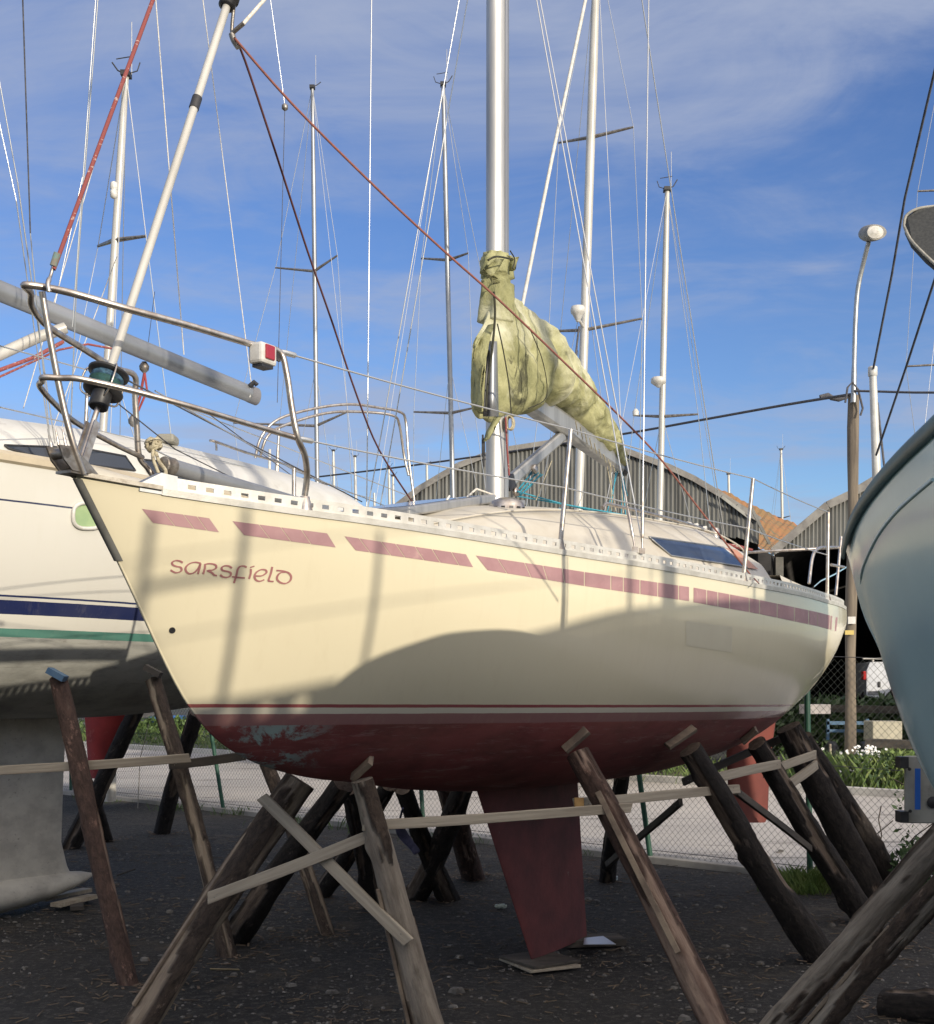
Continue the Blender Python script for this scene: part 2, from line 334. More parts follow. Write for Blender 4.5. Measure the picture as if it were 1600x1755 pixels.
# ------------------------------------------------------------------ a hull as a surface: local x = distance from the bow, port side at -y
class Hull:
    def __init__(s, B, ang, Lh, S, Bb, SZ, Zs, SK, Zk, rake=.25, full=1.0):
        s.B = Vector((B[0], B[1], 0)); s.ang = ang; s.u = Vector((math.cos(ang), math.sin(ang), 0)); s.p = Vector((math.sin(ang), -math.cos(ang), 0))
        s.L = Lh; s.S = S; s.Bb = Bb; s.SZ = SZ; s.Zs = Zs; s.SK = SK; s.Zk = Zk; s.rake = rake; s.full = full; s.Lq = Lh
    def bs(s, x): return interp(x, s.S, s.Bb)
    def zs(s, x): return interp(x, s.SZ, s.Zs)
    def zk(s, x): return min(interp(x, s.SK, s.Zk), s.zs(x) - .004)
    def b(s, x, z):
        a_, k = s.zs(x), s.zk(x); w = max(0, min(1, (z - k) / (a_ - k))); q = min(1, x / (s.Lq * .42)); q = q * q * (3 - 2 * q)
        A = 1.15 + (3.0 * s.full - 1.15) * q; c_ = .82 + (.46 - .82) * q
        return s.bs(x) * (1 - (1 - w)**A)**c_
    def loc(s, x, b_, z): return Vector((x, -b_, z))
    def wld(s, x, b_, z): return s.B + s.u * x + s.p * b_ + Vector((0, 0, z))
    def tolocal(s, w):
        r_ = w - s.B; return Vector((r_.dot(s.u), -r_.dot(s.p), w.z))
    def onb(s, px, py, b_):
        """world point where the sight line meets the vertical plane b_ to port of the centreline"""
        d = Vector(((px - PX0) / F, 1, 0)); t = (b_ + s.B.dot(s.p)) / d.dot(s.p); return P(px, py, t)
    def hit(s, px, py, off=0.):
        d = Vector(((px - PX0) / F, 1, 0)); tc_ = s.B.dot(s.p) / d.dot(s.p) if abs(d.dot(s.p)) > 1e-6 else 20
        def Ff(t):
            w = P(px, py, t); l = s.tolocal(w)
            return -l.y - (s.b(l.x, l.z) if 0 <= l.x <= s.L else 0)
        t0 = .5; st = .05; pf = Ff(t0); t = t0
        while t < 40:
            t += st; f_ = Ff(t)
            if f_ <= 0 < pf:
                lo, hi = t - st, t
                for _ in range(24):
                    m_ = (lo + hi) / 2
                    if Ff(m_) > 0: lo = m_
                    else: hi = m_
                w = P(px, py, lo); l = s.tolocal(w); e = .01
                dbx = (s.b(l.x + e, l.z) - s.b(l.x - e, l.z)) / (2 * e); dbz = (s.b(l.x, l.z + e) - s.b(l.x, l.z - e)) / (2 * e)
                n = (s.p - s.u * dbx - Vector((0, 0, dbz))).normalized()
                return w + n * off, n
            pf = f_
        w = P(px, py, tc_); return w, s.p.copy()
    def mesh(s, g, nx=72, nz=26):
        xs = [s.L * (i / nx)**1.35 for i in range(nx + 1)]; xs[0] = .004
        for side in (1, -1):
            rows = []
            for x in xs:
                row = []; a_, k = s.zs(x), s.zk(x); te = max(0, (x - s.L * .8) / (s.L * .2))
                for j in range(nz + 1):
                    w = (j / nz)**1.8; z = k + (a_ - k) * w
                    row.append(Vector((x + s.rake * te**2 * (a_ - z), -side * max(.006, s.b(x, z)), z)) if j else Vector((x + s.rake * te**2 * (a_ - z), -side * .0, z)))
                rows.append(row)
            g.grid(rows, True, side > 0)
            if side == 1: pr = rows[-1]
            else: sr = rows[-1]
        n = len(pr); g.add(pr + sr, [(j, j + 1, n + j + 1, n + j) for j in range(n - 1)])
        return g
    def deck(s, g, camber=.05, drop=.0, x0=.02, nx=50):
        rows = []
        for i in range(nx + 1):
            x = x0 + (s.L - x0) * i / nx; bb = s.bs(x) - .004; z = s.zs(x) - drop
            rows.append([Vector((x, -bb * k / 6, z + camber * (1 - (k / 6)**2))) for k in range(-6, 7)])
        return g.grid(rows, True, True)
def cabin(g, H, xs, hw, zt, zb_off=.0, crown=.06, tumble=.16, n=14):
    """coachroof: xs stations, hw half widths, zt roof heights"""
    rows = []
    N = 60
    for i in range(N + 1):
        x = xs[0] + (xs[-1] - xs[0]) * i / N; w = interp(x, xs, hw); z1 = interp(x, xs, zt); z0 = H.zs(x) - .02
        row = []
        hgt = max(.01, z1 - crown - z0)
        for k in range(n + 1):
            a = -1 + 2 * k / n; ab = abs(a)
            if ab > .8:
                q = (ab - .8) / .2; yy = w * (.80 + .0) + (w * .2 + tumble * hgt) * q; zz = z1 - crown * .62 - (hgt + crown * .38) * q**.9 if q < 1 else z0
                yy = w * .8 + w * .12 * min(1, q * 3) + tumble * hgt * q + w * .08 * q
            else: yy = w * ab; zz = z1 - crown * (ab / .8)**2 * .62
            row.append(Vector((x, -math.copysign(yy, a), zz)))
        rows.append(row)
    g.grid(rows, True, True)
    for r_ in (rows[0], rows[-1]): g.add(r_, [tuple(range(len(r_)))])
    return g
def toe_rail(H, x0, x1, side, pitch, slot, h, name, parent, m, inset=.012, fr=(.36, .68)):
    g = G(); th = .006
    def pt(x, dz): return H.loc(x, side * (H.bs(x) - inset), H.zs(x) + dz)
    n = int((x1 - x0) / pitch); nb = 90
    for lo, hi, wd in ((0, h * fr[0], 0), (h * fr[1], h, 0)):
        rows = []
        for i in range(nb + 1):
            x = x0 + (x1 - x0) * i / nb; a = pt(x, lo); c_ = pt(x, hi); y = Vector((0, -side * th, 0))
            rows.append([a, c_, c_ - y, a - y, a])
        g.grid(rows, False)
    for i in range(n + 1):
        xa = x0 + i * pitch; xb = xa + pitch - slot
        a, b_ = pt(xa, h * .52), pt(min(xb, x1), h * .52); y = Vector((0, side * th / 2, 0))
        g.bar(a + y, b_ + y, th * .9, h * .37)
    # foot flange
    rows = []
    for i in range(nb + 1):
        x = x0 + (x1 - x0) * i / nb; rows.append([H.loc(x, side * (H.bs(x) + .006), H.zs(x) - .022), H.loc(x, side * (H.bs(x) + .009), H.zs(x) + .004), H.loc(x, side * (H.bs(x) - .05), H.zs(x) + .006)])
    g.grid(rows, False, side < 0)
    return g.build(name, m, parent, False)

# ------------------------------------------------------------------ ground, road, verge
FL0 = Vector((1.84, 12.9, 0)); FD = Vector((.72, -.694, 0)).normalized(); FN = Vector((-FD.y, FD.x, 0))     # fence line
def fl(a, n, z=0.): return FL0 + FD * a + FN * n + Vector((0, 0, z))
g = G(); g.grid([[Vector((x, y, -.05)) for x in (-400, 400)] for y in (-200, 900)], False, True); g.build('ground', EARTHM, kind='structure')
g = G(); rows = []
NX, NY = 150, 130
for i in range(NY + 1):
    row = []
    for k in range(NX + 1):
        a = -22 + 40 * k / NX; n_ = -26 * (i / NY)**1.2 - .12
        w = fl(a, n_); w.z = .018 * noise.noise(Vector((w.x * .8, w.y * .8, 0))) + .012 * noise.noise(Vector((w.x * 3, w.y * 3, 4))) - .004
        row.append(w)
    rows.append(row)
g.grid(rows, True, True); g.build('yard_ground', GROUNDM, kind='structure')
g = G(); g.grid([[fl(a, n_, -.012) for a in (-90, 60)] for n_ in (.18, 8.75)], False); g.build('road', ROADM, kind='structure')
g = G(); g.bar(fl(-22, .03, .01), fl(18, .03, .01), .26, .10); g.build('kerb', CONC, kind='structure', bevel=.01)
g = G(); g.bar(fl(-90, 8.85, .03), fl(60, 8.85, .03), .2, .16); g.build('far_kerb', mat('pale_kerb', (.50, .48, .43), (.38, .36, .33), 2, .85), kind='structure', bevel=.01)
g = G(); g.grid([[fl(a, n_, .02 if n_ < 10 else -.02) for a in (-90, 60)] for n_ in (8.95, 24)], False); g.build('verge', EARTHM, kind='structure')

# scattered stones and chips: nobody could count them
g = G()
def pebble(c, r_):
    vs_ = [Vector((math.cos(a) * random.uniform(.7, 1.1), math.sin(a) * random.uniform(.6, 1.), 0)) * r_ for a in (0, 1.2, 2.4, 3.7, 5.)]
    h = r_ * random.uniform(.35, .7); t = Vector((random.uniform(-.3, .3) * r_, random.uniform(-.3, .3) * r_, h))
    M = Matrix.Rotation(random.uniform(0, 6.28), 3, 'Z'); g.add([c + M @ q for q in vs_] + [c + t] + [c + M @ (q * .75) + Vector((0, 0, h * .7)) for q in vs_],
        [(k, (k + 1) % 5, 6 + (k + 1) % 5, 6 + k) for k in range(5)] + [(6 + k, 6 + (k + 1) % 5, 5) for k in range(5)])
for _ in range(15000):
    Y = 4.6 + 11 * random.random()**1.2; X = (random.uniform(-60, 1660) - 800) / F * Y
    if (Vector((X, Y, 0)) - FL0).dot(FN) > -.15: continue
    if noise.noise(Vector((X * .7, Y * .7, 9))) < random.uniform(-.5, .35): continue
    pebble(Vector((X, Y, -.002)), random.choice((.005, .007, .009, .012, .016)) * random.uniform(.7, 1.3))
for _ in range(140):
    Y = 5 + 9 * random.random(); X = (random.uniform(0, 1600) - 800) / F * Y; pebble(Vector((X, Y, -.004)), random.uniform(.02, .045))
g.build('loose_stones', STONE, kind='stuff')
g = G()
for _ in range(2600):
    Y = 5 + 10 * random.random(); X = (random.uniform(0, 1600) - 800) / F * Y
    if (Vector((X, Y, 0)) - FL0).dot(FN) > -.1: continue
    a = random.uniform(0, 6.28); l = random.uniform(.02, .09); d = Vector((math.cos(a), math.sin(a), 0)) * l
    g.bar(Vector((X, Y, .006)), Vector((X, Y, .006)) + d + Vector((0, 0, random.uniform(-.003, .012))), .007, .004)
g.build('bark_chips', mat('bark_chip', (.16, .12, .08), (.08, .06, .045), 5, .9), kind='stuff')

# ------------------------------------------------------------------ buildings
def clad_wall(root, Y, outline, bottom, m, pitch, amp=.03, sheet=1.0, label=None):
    """outline / bottom: lists of (px, py) at depth Y; one mesh per cladding sheet"""
    ox = [q[0] for q in outline]; oy = [q[1] for q in outline]; bx = [q[0] for q in bottom]; by = [q[1] for q in bottom]
    def lin(x, xs, ys):
        if x <= xs[0]: return ys[0]
        for i in range(len(xs) - 1):
            if x <= xs[i + 1]: return ys[i] + (ys[i + 1] - ys[i]) * (x - xs[i]) / (xs[i + 1] - xs[i])
        return ys[-1]
    X0 = (ox[0] - PX0) / F * Y; X1 = (ox[-1] - PX0) / F * Y; x = X0; idx = 0
    while x < X1 - .02:
        xe = min(x + sheet, X1); g = G(); n = max(2, int(round((xe - x) / pitch * 4))); yo = -.004 * (idx % 2) + random.uniform(-.006, .006); jag = random.uniform(-.05, .03)
        rows = [[], [], []]
        for k in range(n + 1):
            xx = x + (xe - x) * k / n; p_ = PX0 + xx / Y * F; zt_ = EYE + (HZ - lin(p_, ox, oy)) / F * Y; zb_ = min(EYE + (HZ - lin(p_, bx, by)) / F * Y + jag, zt_ - .02)
            yy = Y + yo + amp * (1, 0, -1, 0)[k % 4]
            for j, z in enumerate((zb_, (zb_ + zt_) / 2, zt_)): rows[j].append(Vector((xx, yy, z)))
        g.grid(rows, False); g.build('cladding_sheet', m, root); x = xe; idx += 1
def shed(name, Y, depth, outline, bottom, m, pitch, label, roofm, posts, skew=0.):
    base = Vector(((outline[0][0] + outline[-1][0]) / 2 / F * Y - PX0 / F * Y, Y, 0)); root = empty(name, base, 0, label, 'boat shed')
    clad_wall(root, Y, outline, bottom, m, pitch)
    up = [P(a, b_, Y) for a, b_ in outline]
    g = G(); g.grid([[q + Vector((0, -.12, .06)) for q in up], [q + Vector((skew * depth, depth, .06)) for q in up]], False, True); g.build('roof', roofm, root)
    g = G()
    for a, b_ in zip(up[:-1], up[1:]): g.bar(a + Vector((0, -.14, 0)), b_ + Vector((0, -.14, 0)), .05, .2)
    g.build('barge_board', mat('barge_grey', (.24, .23, .21), (.16, .15, .14), 3, .8), root)
    g = G(); a, b_ = up[0], up[-1]
    for q in (a, b_): g.add([q + Vector((0, .1, 0)), q + Vector((skew * depth, depth, 0)), Vector((q.x + skew * depth, q.y + depth, -.04)), Vector((q.x, q.y + .1, -.04))], [(0, 1, 2, 3)])
    g.add([q + Vector((skew * depth, depth, 0)) for q in up] + [Vector((b_.x + skew * depth, Y + depth, -.04)), Vector((a.x + skew * depth, Y + depth, -.04))], [tuple(range(len(up) + 2))])
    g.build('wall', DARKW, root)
    for px in posts:
        q = P(px, HZ, Y + .5); hc = P(px, 952, Y).z; g = G(); g.box((q.x, q.y, hc / 2), (.2, .2, hc)); g.build('column', mat('column_concrete', (.17, .16, .14), (.1, .1, .09), 3, .9), root)
    return root
shed('boat_shed', 44, 22, [(560, 985), (640, 915), (680, 868), (719, 838), (785, 799), (824, 784), (872, 771), (964, 757), (1074, 775), (1144, 801), (1187, 821), (1232, 848), (1300, 892)],
     [(560, 990), (740, 925), (986, 868), (1117, 889), (1262, 922), (1300, 935)], CLAD, .15, 'large grey corrugated boat shed with a curved top behind the cream yacht\'s mast', mat('grey_roof_sheet', (.2, .19, .18), (.13, .12, .12), 1, .8), (700, 900))
shed('boat_shed', 33, 24, [(1322, 946), (1415, 867), (1455, 848), (1493, 825), (1540, 806), (1640, 770), (1760, 800)],
     [(1322, 950), (1345, 940), (1760, 934)], CLAD2, .10, 'open-fronted shed of pale corrugated cladding beside the street lamp on the right', mat('grey_roof_sheet', (.2, .19, .18)), (1334, 1640), .27)
# collapsed shed with a rusty roof between the two
root = empty('derelict_shed', P(1300, HZ, 50).xy.to_3d(), 0, 'derelict shed with a rusty, mossy roof slope between the two corrugated sheds', 'shed')
g = G(); ra, rb, rc, rd = P(1180, 815, 58), P(1395, 915, 62), P(1345, 962, 50), P(1180, 880, 50)
rows = []
for i in range(9):
    l, r_ = ra.lerp(rd, i / 8), rb.lerp(rc, i / 8); rows.append([l.lerp(r_, k / 40) + Vector((0, 0, .05 * (k % 2) + .12 * noise.noise(Vector((i * .5, k * .2, 1))))) for k in range(41)])
g.grid(rows, False, True); g.build('roof', RUST, root)
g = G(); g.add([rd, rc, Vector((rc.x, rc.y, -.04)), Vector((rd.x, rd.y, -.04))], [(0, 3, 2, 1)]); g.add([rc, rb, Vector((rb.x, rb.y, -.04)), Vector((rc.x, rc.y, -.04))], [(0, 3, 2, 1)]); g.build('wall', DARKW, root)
for (a, b_, Ya) in (((1236, 851), (1300, 900), 43.5), ((1288, 872), (1318, 932), 43.2), ((1262, 866), (1306, 915), 43.8)):
    g = G(); g.bar(P(*a, Ya), P(*b_, Ya + .6), .10, .05, (0, 1, 0)); g.build('loose_roof_sheet', CLAD2, root)

# unseen big shed added behind the photographer to throw shade over the yard
wc = Vector((18.5, -17.5, 0)); wd = Vector((.8, .6, 0)); H_W = 8.3
root = empty('added_shade_shed', wc, math.atan2(.6, .8), 'unseen tall shed added behind the photographer to shade the yard', 'boat shed')
g = G(); g.box((0, -4, H_W / 2 - .2), (52, 8, H_W)); g.build('wall', CLAD, root, False)
g = G(); g.bar((-26.3, -4, H_W - .1), (26.3, -4, H_W - .1), 8.8, .22); g.build('roof', CLAD2, root, False)

# ------------------------------------------------------------------ chain-link fence
fence = empty('chain_link_fence', FL0, 0, 'sagging chain-link fence on green posts between the yard and the road', 'fence')
A0, A1, FH = -17.5, 8.5, 1.95
g = G(); w = .0036; dg = .068
n = int((A1 - A0 + FH) / dg)
def fz(a, z): # slight sag and bulge of the netting
    return fl(a, .0 + .05 * noise.noise(Vector((a * .6, z * .9, 2))) , .03 + z * (1 + .02 * math.sin(a * 1.3)))
for sgn in (1, -1):
    for i in range(n + 1):
        st = A0 - (FH if sgn > 0 else 0) + i * dg; pts = []
        for k in range(0, 5):
            z = FH * k / 4; a = st + (z if sgn > 0 else FH - z) * 1.0
            if A0 <= a <= A1: pts.append(fz(a, z) + FN * (.002 * sgn))
        if len(pts) > 1: g.tube(pts, w / 2, 3, False, False)
g.build('wire_mesh', mat('fence_wire', (.15, .165, .15), (.09, .10, .09), 3, .6, .3), fence, kind='stuff')
g = G()
for z in (.08, 1.0, FH + .02): g.tube([fz(A0 + (A1 - A0) * k / 24, z) for k in range(25)], .0035, 4, False)
g.build('straining_wire', WIRED, fence)
def post(bpx, bpy_, tpx, tpy, Y):
    a = P(bpx, bpy_, Y); d = (P(tpx, tpy, Y) - a).normalized(); a.z -= .08; g = G(); g.tube([a, a + d * 2.12], .027, 10); g.lathe(a + d * 2.12, [(.03, -.01), (.03, .012), (.015, .022)], 10, d); g.build('post', GREENPOST, fence)
post(385, 1392, 366, 1272, 17.9); post(727, 1429, 722, 1350, 15.25); post(1117, 1477, 1097, 1330, 12.85); post(1388, 1512, 1382, 1130, 11.5)
q = fl(5.2, 0); g = G(); g.tube([q, q + Vector((0, 0, 2.05))], .027, 10); g.build('post', GREENPOST, fence)
for a in (-11.5, -15.5):
    q = fl(a, 0); g = G(); g.tube([q, q + Vector((0, 0, 2.05))], .027, 10); g.build('post', GREENPOST, fence)
g = G(); g.tube([P(x, y, 17.9) for x, y in ((255, 1240), (240, 1300), (236, 1385))], .006, 5, False); g.build('hanging_strand', STEELD, fence)

# ------------------------------------------------------------------ foliage
def leaves(g, c, r_, n, size, up=.3, flatz=1.):
    for _ in range(n):
        while True:
            q = Vector((random.uniform(-1, 1), random.uniform(-1, 1), random.uniform(-1, 1)))
            if q.length < 1: break
        q = Vector((q.x * r_[0], q.y * r_[1], q.z * r_[2])) + c
        a = Vector((random.gauss(0, 1), random.gauss(0, 1), random.gauss(up, .6))).normalized(); b_ = a.orthogonal().normalized(); s_ = size * random.uniform(.6, 1.3)
        b_.rotate(Matrix.Rotation(random.uniform(0, 6.28), 3, a)); e = a.cross(b_)
        g.add([q - b_ * s_, q + e * s_ * .45, q + b_ * s_, q - e * s_ * .45], [(0, 1, 2, 3)])
def grass(g, c, n, h, spread):
    for _ in range(n):
        q = c + Vector((random.gauss(0, spread[0]), random.gauss(0, spread[1]), 0)); a = random.uniform(0, 6.28); hh = h * random.uniform(.4, 1.2); ln = Vector((math.cos(a), math.sin(a), 0))
        s_ = ln.cross(Vector((0, 0, 1))) * h * .035
        g.add([q - s_, q + s_, q + ln * hh * .25 + Vector((0, 0, hh * .6)), q + ln * hh * .6 + Vector((0, 0, hh))], [(0, 1, 2), (0, 2, 3)])
g = G()
for _ in range(260):
    a = random.uniform(-45, 20); n_ = random.uniform(9.1, 13); grass(g, fl(a, n_, .0), 34, random.uniform(.12, .4), (.35, .35))
g.build('verge_grass', LEAFL, kind='stuff')
g = G()
for _ in range(150):
    a = random.uniform(-40, 20); n_ = random.uniform(9.4, 14); q = fl(a, n_, random.uniform(.1, .25)); leaves(g, q, (.35, .35, .2), 60, .06)
g.build('verge_weeds', LEAF, kind='stuff')
g = G()
for _ in range(26):
    a = random.uniform(-12, 8); grass(g, fl(a, -.25 + random.uniform(-.15, .12), .0), 40, random.uniform(.06, .16), (.16, .1))
g.build('fence_foot_grass', LEAF, kind='stuff')
g = G(); grass(g, G0(1395, 1522), 700, .17, (.16, .12)); grass(g, G0(1375, 1530), 300, .12, (.12, .1)); g.build('grass_tuft', LEAFL, origin=G0(1395, 1522), label='bright green grass tuft in front of the fence between the dark stern props', cat='grass tuft')
# daisies on the far verge
for (px, Y, lab, ncol, rr) in ((1478, 22.3, 'bush of white daisies at the foot of the lamp post', 130, .34), (1392, 22.8, 'sparse white-flowered weed left of the lamp post foot', 14, .3)):
    c = P(px, HZ, Y); c.z = .3; root = empty('daisy_bush', (c.x, c.y, 0), 0, lab, 'bush')
    g = G(); leaves(g, c, (rr * 1.2, rr, .33), 900, .05); grass(g, Vector((c.x, c.y, 0)), 260, .55, (rr * .6, rr * .5)); g.build('foliage', LEAF, root)
    g = G()
    for _ in range(ncol):
        q = c + Vector((random.gauss(0, rr * .5), random.uniform(-rr, 0), random.uniform(-.05, .42))); a = Vector((random.gauss(0, .4), -1, random.uniform(.2, 1.2))).normalized()
        g.lathe(q, [(.028, 0), (.024, .006)], 6, a)
    g.build('flowers', PETAL, root, kind='stuff')
c = P(1530, HZ, 22); c.z = .3
g = G(); leaves(g, c + Vector((.1, 0, 0)), (.7, .4, .38), 1300, .06); grass(g, Vector((c.x, c.y, 0)), 500, .6, (.45, .25)); g.build('leafy_bush', LEAFL, origin=(c.x, c.y, 0), label='yellow-green leafy bush right of the white daisies', cat='bush')
# climber at the fence in the shade, right
root = empty('fence_creeper', fl(3.2, -.2), 0, 'dark leafy creeper growing up the fence between the stern props and the grey panel', 'creeper')
g = G()
for k in range(9):
    a = 2.5 + .17 * k + random.uniform(-.1, .1); pts = [fl(a + .08 * math.sin(j * 1.1 + k) + j * random.uniform(-.02, .03), -.06 + .03 * math.sin(j + k), .12 * j) for j in range(random.randint(5, 10))]; g.tube(pts, .005, 4, False)
g.build('stem', mat('stem_brown', (.06, .045, .03)), root)
g = G(); leaves(g, fl(3.1, -.25, .28), (.42, .3, .26), 1100, .035); leaves(g, fl(3.5, -.2, .42), (.4, .25, .25), 420, .032)
for k in range(34): leaves(g, fl(random.uniform(2.3, 4.2), -.08, random.uniform(.4, 1.15)), (.07, .05, .08), 9, .03)
g.build('leaves', LEAFD, root)

# ------------------------------------------------------------------ street lamp and cable
YL = 23.5
lamp = empty('street_lamp', P(1455, 1342, YL).xy.to_3d(), 0, 'street lamp on a weathered wooden pole with a bent metal arm beyond the fence', 'street lamp')
g = G(); pts = [P(1455 + 8 * k / 12, 1345 - 667 * k / 12, YL) for k in range(13)]; g.tube([q + Vector((.012 * math.sin(i), 0, 0)) for i, q in enumerate(pts)], [.098 + .008 * math.sin(i * 1.3) for i in range(13)], 14); g.build('pole', POLEW, lamp)
g = G(); g.tube(arc([P(1462, 690, YL - .16), P(1463, 640, YL - .16), P(1465, 560, YL - .16), P(1469, 500, YL - .2), P(1478, 455, YL - .3), P(1488, 415, YL - .5)], 5), [.05] * 6 + [.042] * 20, 10); g.build('arm', GALV, lamp)
g = G(); c = P(1494, 398, YL - .55)
g.rings([[c + Vector((.19 * rr * math.cos(t) * (1 + .12 * math.cos(t)), -.42 * dy + .05, .15 * rr * math.sin(t) - .12 * dy)) for t in [2 * math.pi * k / 18 for k in range(18)]] for rr, dy in ((.3, -1.), (.75, -.85), (1., -.4), (1.02, .2), (.92, .6))])
head = g.build('lamp_head', mat('lamp_head_grey', (.30, .29, .26), (.2, .19, .17), 9, .6), lamp)
g = G(); c2 = c + Vector((-.01, -.215, -.078)); g.rings([[c2 + Vector((.145 * rr * math.cos(t), -.04 * (1 - rr), .115 * rr * math.sin(t))) for t in [2 * math.pi * k / 16 for k in range(16)]] for rr in (1., .7, .3)]); g.build('lens', mat('lamp_lens', (.62, .6, .55), (.5, .48, .42), 20, .15), head)
g = G(); g.tube([P(1448, 690, YL - .2), P(1452, 664, YL - .2), P(1460, 655, YL - .2), P(1470, 668, YL - .2), P(1478, 700, YL - .2), P(1474, 712, YL - .2)], .02, 6); g.build('loose_wiring', WIRED, lamp)
for (y, m, w_) in ((1063, WHITEP, .17), (1084, mat('yellow_tag', (.55, .42, .12)), .2)):
    g = G(); g.box(P(1459 if y < 1080 else 1455, y, YL - .16), (w_ * .8, .03, .13 if y < 1080 else .08)); g.build('notice_plate', m, lamp)
g = G(); ca = [P(x, y, Y) for x, y, Y in ((1463, 675, 23.3), (1350, 693, 25), (1200, 720, 27), (1060, 745, 29.5), (860, 776, 33), (680, 801, 37), (520, 820, 41), (380, 836, 46))]; g.tube(arc(ca, 4), .028, 5, False)
g.tube(arc([P(x, y, Y) for x, y, Y in ((1463, 670, 23.3), (1500, 671, 23), (1600, 673, 22), (1800, 668, 20))], 4), .022, 5, False)
g.tube([P(1405, 681, 24.2) + Vector((.12 * i + .03 * math.sin(i * 2.), 0, .04 * math.sin(i * 1.7))) for i in range(5)], .05, 6)
g.build('overhead_cable', WIRED, origin=P(1463, 675, 23.3), label='black overhead cable sagging from the wooden lamp pole across the sky', cat='cable')

# things across the road
van = empty('parked_van', P(1500, HZ, 34).xy.to_3d(), 0, 'white van seen behind the lamp post with a red tail lamp and roof bar', 'van')
def pbox(px0, py0, px1, py1, Y, d, name, m, parent, bev=.02):
    a = P(px0, py1, Y); b_ = P(px1, py0, Y); g = G(); g.box(((a.x + b_.x) / 2, Y + d / 2, (a.z + b_.z) / 2), (b_.x - a.x, d, b_.z - a.z)); return g.build(name, m, parent, bevel=bev)
a = P(1482, 1196, 34); b_ = P(1527, 1133, 34); g = G()
pf = [P(1484, 1193, 34), P(1512, 1198, 34), P(1527, 1182, 34), P(1545, 1150, 34.), P(1522, 1134, 34), P(1490, 1134, 34), P(1484, 1150, 34)]
bk = [q + Vector((.6, 3.6, 0)) for q in pf]; nq = len(pf); g.add(pf + bk, [tuple(reversed(range(nq)))] + [tuple(range(nq, 2 * nq))] + [(k, (k + 1) % nq, nq + (k + 1) % nq, nq + k) for k in range(nq)]); g.build('body', mat('van_white', (.62, .64, .66), (.55, .57, .6), 3, .3, coat=.4), van, bevel=.03)
pbox(1479, 1150, 1484, 1165, 33.95, .2, 'tail_lamp', mat('red_lamp', (.4, .02, .02), rough=.2), van)
pbox(1504, 1168, 1509, 1178, 33.97, .05, 'door_handle', BLACKP, van)
pbox(1487, 1184, 1508, 1190, 33.97, .02, 'number_plate', mat('plate_grey', (.3, .3, .3), (.1, .1, .1), 30, .5), van)
pbox(1478, 1127, 1520, 1130, 33.9, .1, 'roof_bar', WHITEP, van); pbox(1494, 1130, 1498, 1134, 33.95, .1, 'roof_bar_foot', WHITEP, van)
for (x, yy) in ((1492, 34.5), (1525, 37)):
    g = G(); q = P(x, 1204, yy); g.lathe(q + Vector((-.1, 0, 0)), [(.3, -.1), (.33, -.07), (.33, .07), (.3, .1)], 18, (1, 0, 0)); g.build('wheel', BLACKP, van)
zb = P(1500, 1212, 34).z
g = G(); xs0 = P(1395, HZ, 33.2).x; g.box((xs0 + 11, 36.6, zb / 2 - .04), (24, 6.8, zb + .04)); g.build('loading_bank', mat('dark_bank', (.045, .05, .035), (.03, .03, .025), 2, .95), kind='structure')
pbox(1495, 1236, 1546, 1271, 25.6, .6, 'equipment_box', BEIGEB, None).name = 'equipment_box'
o = bpy.data.objects['equipment_box']; tag(o, 'beige box standing on the low timber behind the fence beside the teal boat', 'box')
tr = empty('boat_trailer', P(1450, 1300, 26.5).xy.to_3d(), 0, 'blue-grey metal trailer frame behind the lamp post foot', 'trailer')
for (x0, y0, x1, y1) in ((1417, 1236, 1489, 1242), (1417, 1250, 1489, 1255), (1417, 1232, 1421, 1268), (1484, 1232, 1489, 1268), (1448, 1242, 1452, 1262)):
    pbox(x0, y0, x1, y1, 26.5, .08, 'frame_bar', BLUEM, tr, 0)
for x in (1425, 1482):
    g = G(); q = P(x, 1268, 26.9); q.z = .3; g.lathe(q, [(.24, -.09), (.3, -.06), (.3, .06), (.24, .09)], 18, (1, 0, 0)); g.build('wheel', BLACKP, tr)
g = G(); g.bar(P(1380, 1213, 29), P(1560, 1217, 27.6), .12, .16); g.build('timber_beam', WOODD, origin=P(1380, 1213, 29), label='long dark timber beam lying level behind the fence and lamp post', cat='beam')
g = G(); g.bar(P(1485, 1273, 25.4), P(1570, 1276, 25.), .5, .16); g.build('timber_beam', WOODD, origin=P(1485, 1273, 25.4), label='low dark timber under the beige box', cat='beam')
g = G(); g.box(P(1396, 1215, 21.8), (.42, .3, .16), Matrix.Rotation(.3, 3, 'Z')); g.build('broken_slab', mat('pinkish_slab', (.36, .33, .31), (.28, .26, .25), 5, .9), origin=P(1396, 1215, 21.8), label='pale broken slab showing past the stern of the cream yacht', cat='slab')
g = G(); leaves(g, P(1440, 1245, 29.5), (3.2, .8, .75), 3500, .13); leaves(g, P(1650, 1250, 29), (3., .8, .8), 2500, .13); g.build('dark_hedge', LEAFD, kind='stuff')
g = G()
for x in (1423, 1489): g.tube([P(x, 1330, 24.5), P(x - 1, 1275, 24.5)], .025, 6)
g.build('marker_stakes', WOODG, origin=P(1423, 1330, 24.5), label='pair of thin pale stakes standing in the verge by the lamp post', cat='stakes')
g = G()
for _ in range(5):
    leaves(g, P(180 + 40 * _, 1244, 46), (1.4, .5, .35), 260, .12)
g.build('verge_hedge', LEAF, kind='stuff')
pbox(255, 1228, 300, 1238, 52, 2, 'blue_tarpaulin', mat('blue_tarp', (.03, .14, .38), (.02, .1, .3), 2, .5), None)
tag(bpy.data.objects['blue_tarpaulin'], 'blue tarpaulin far off under the left yacht\'s hull', 'tarpaulin')

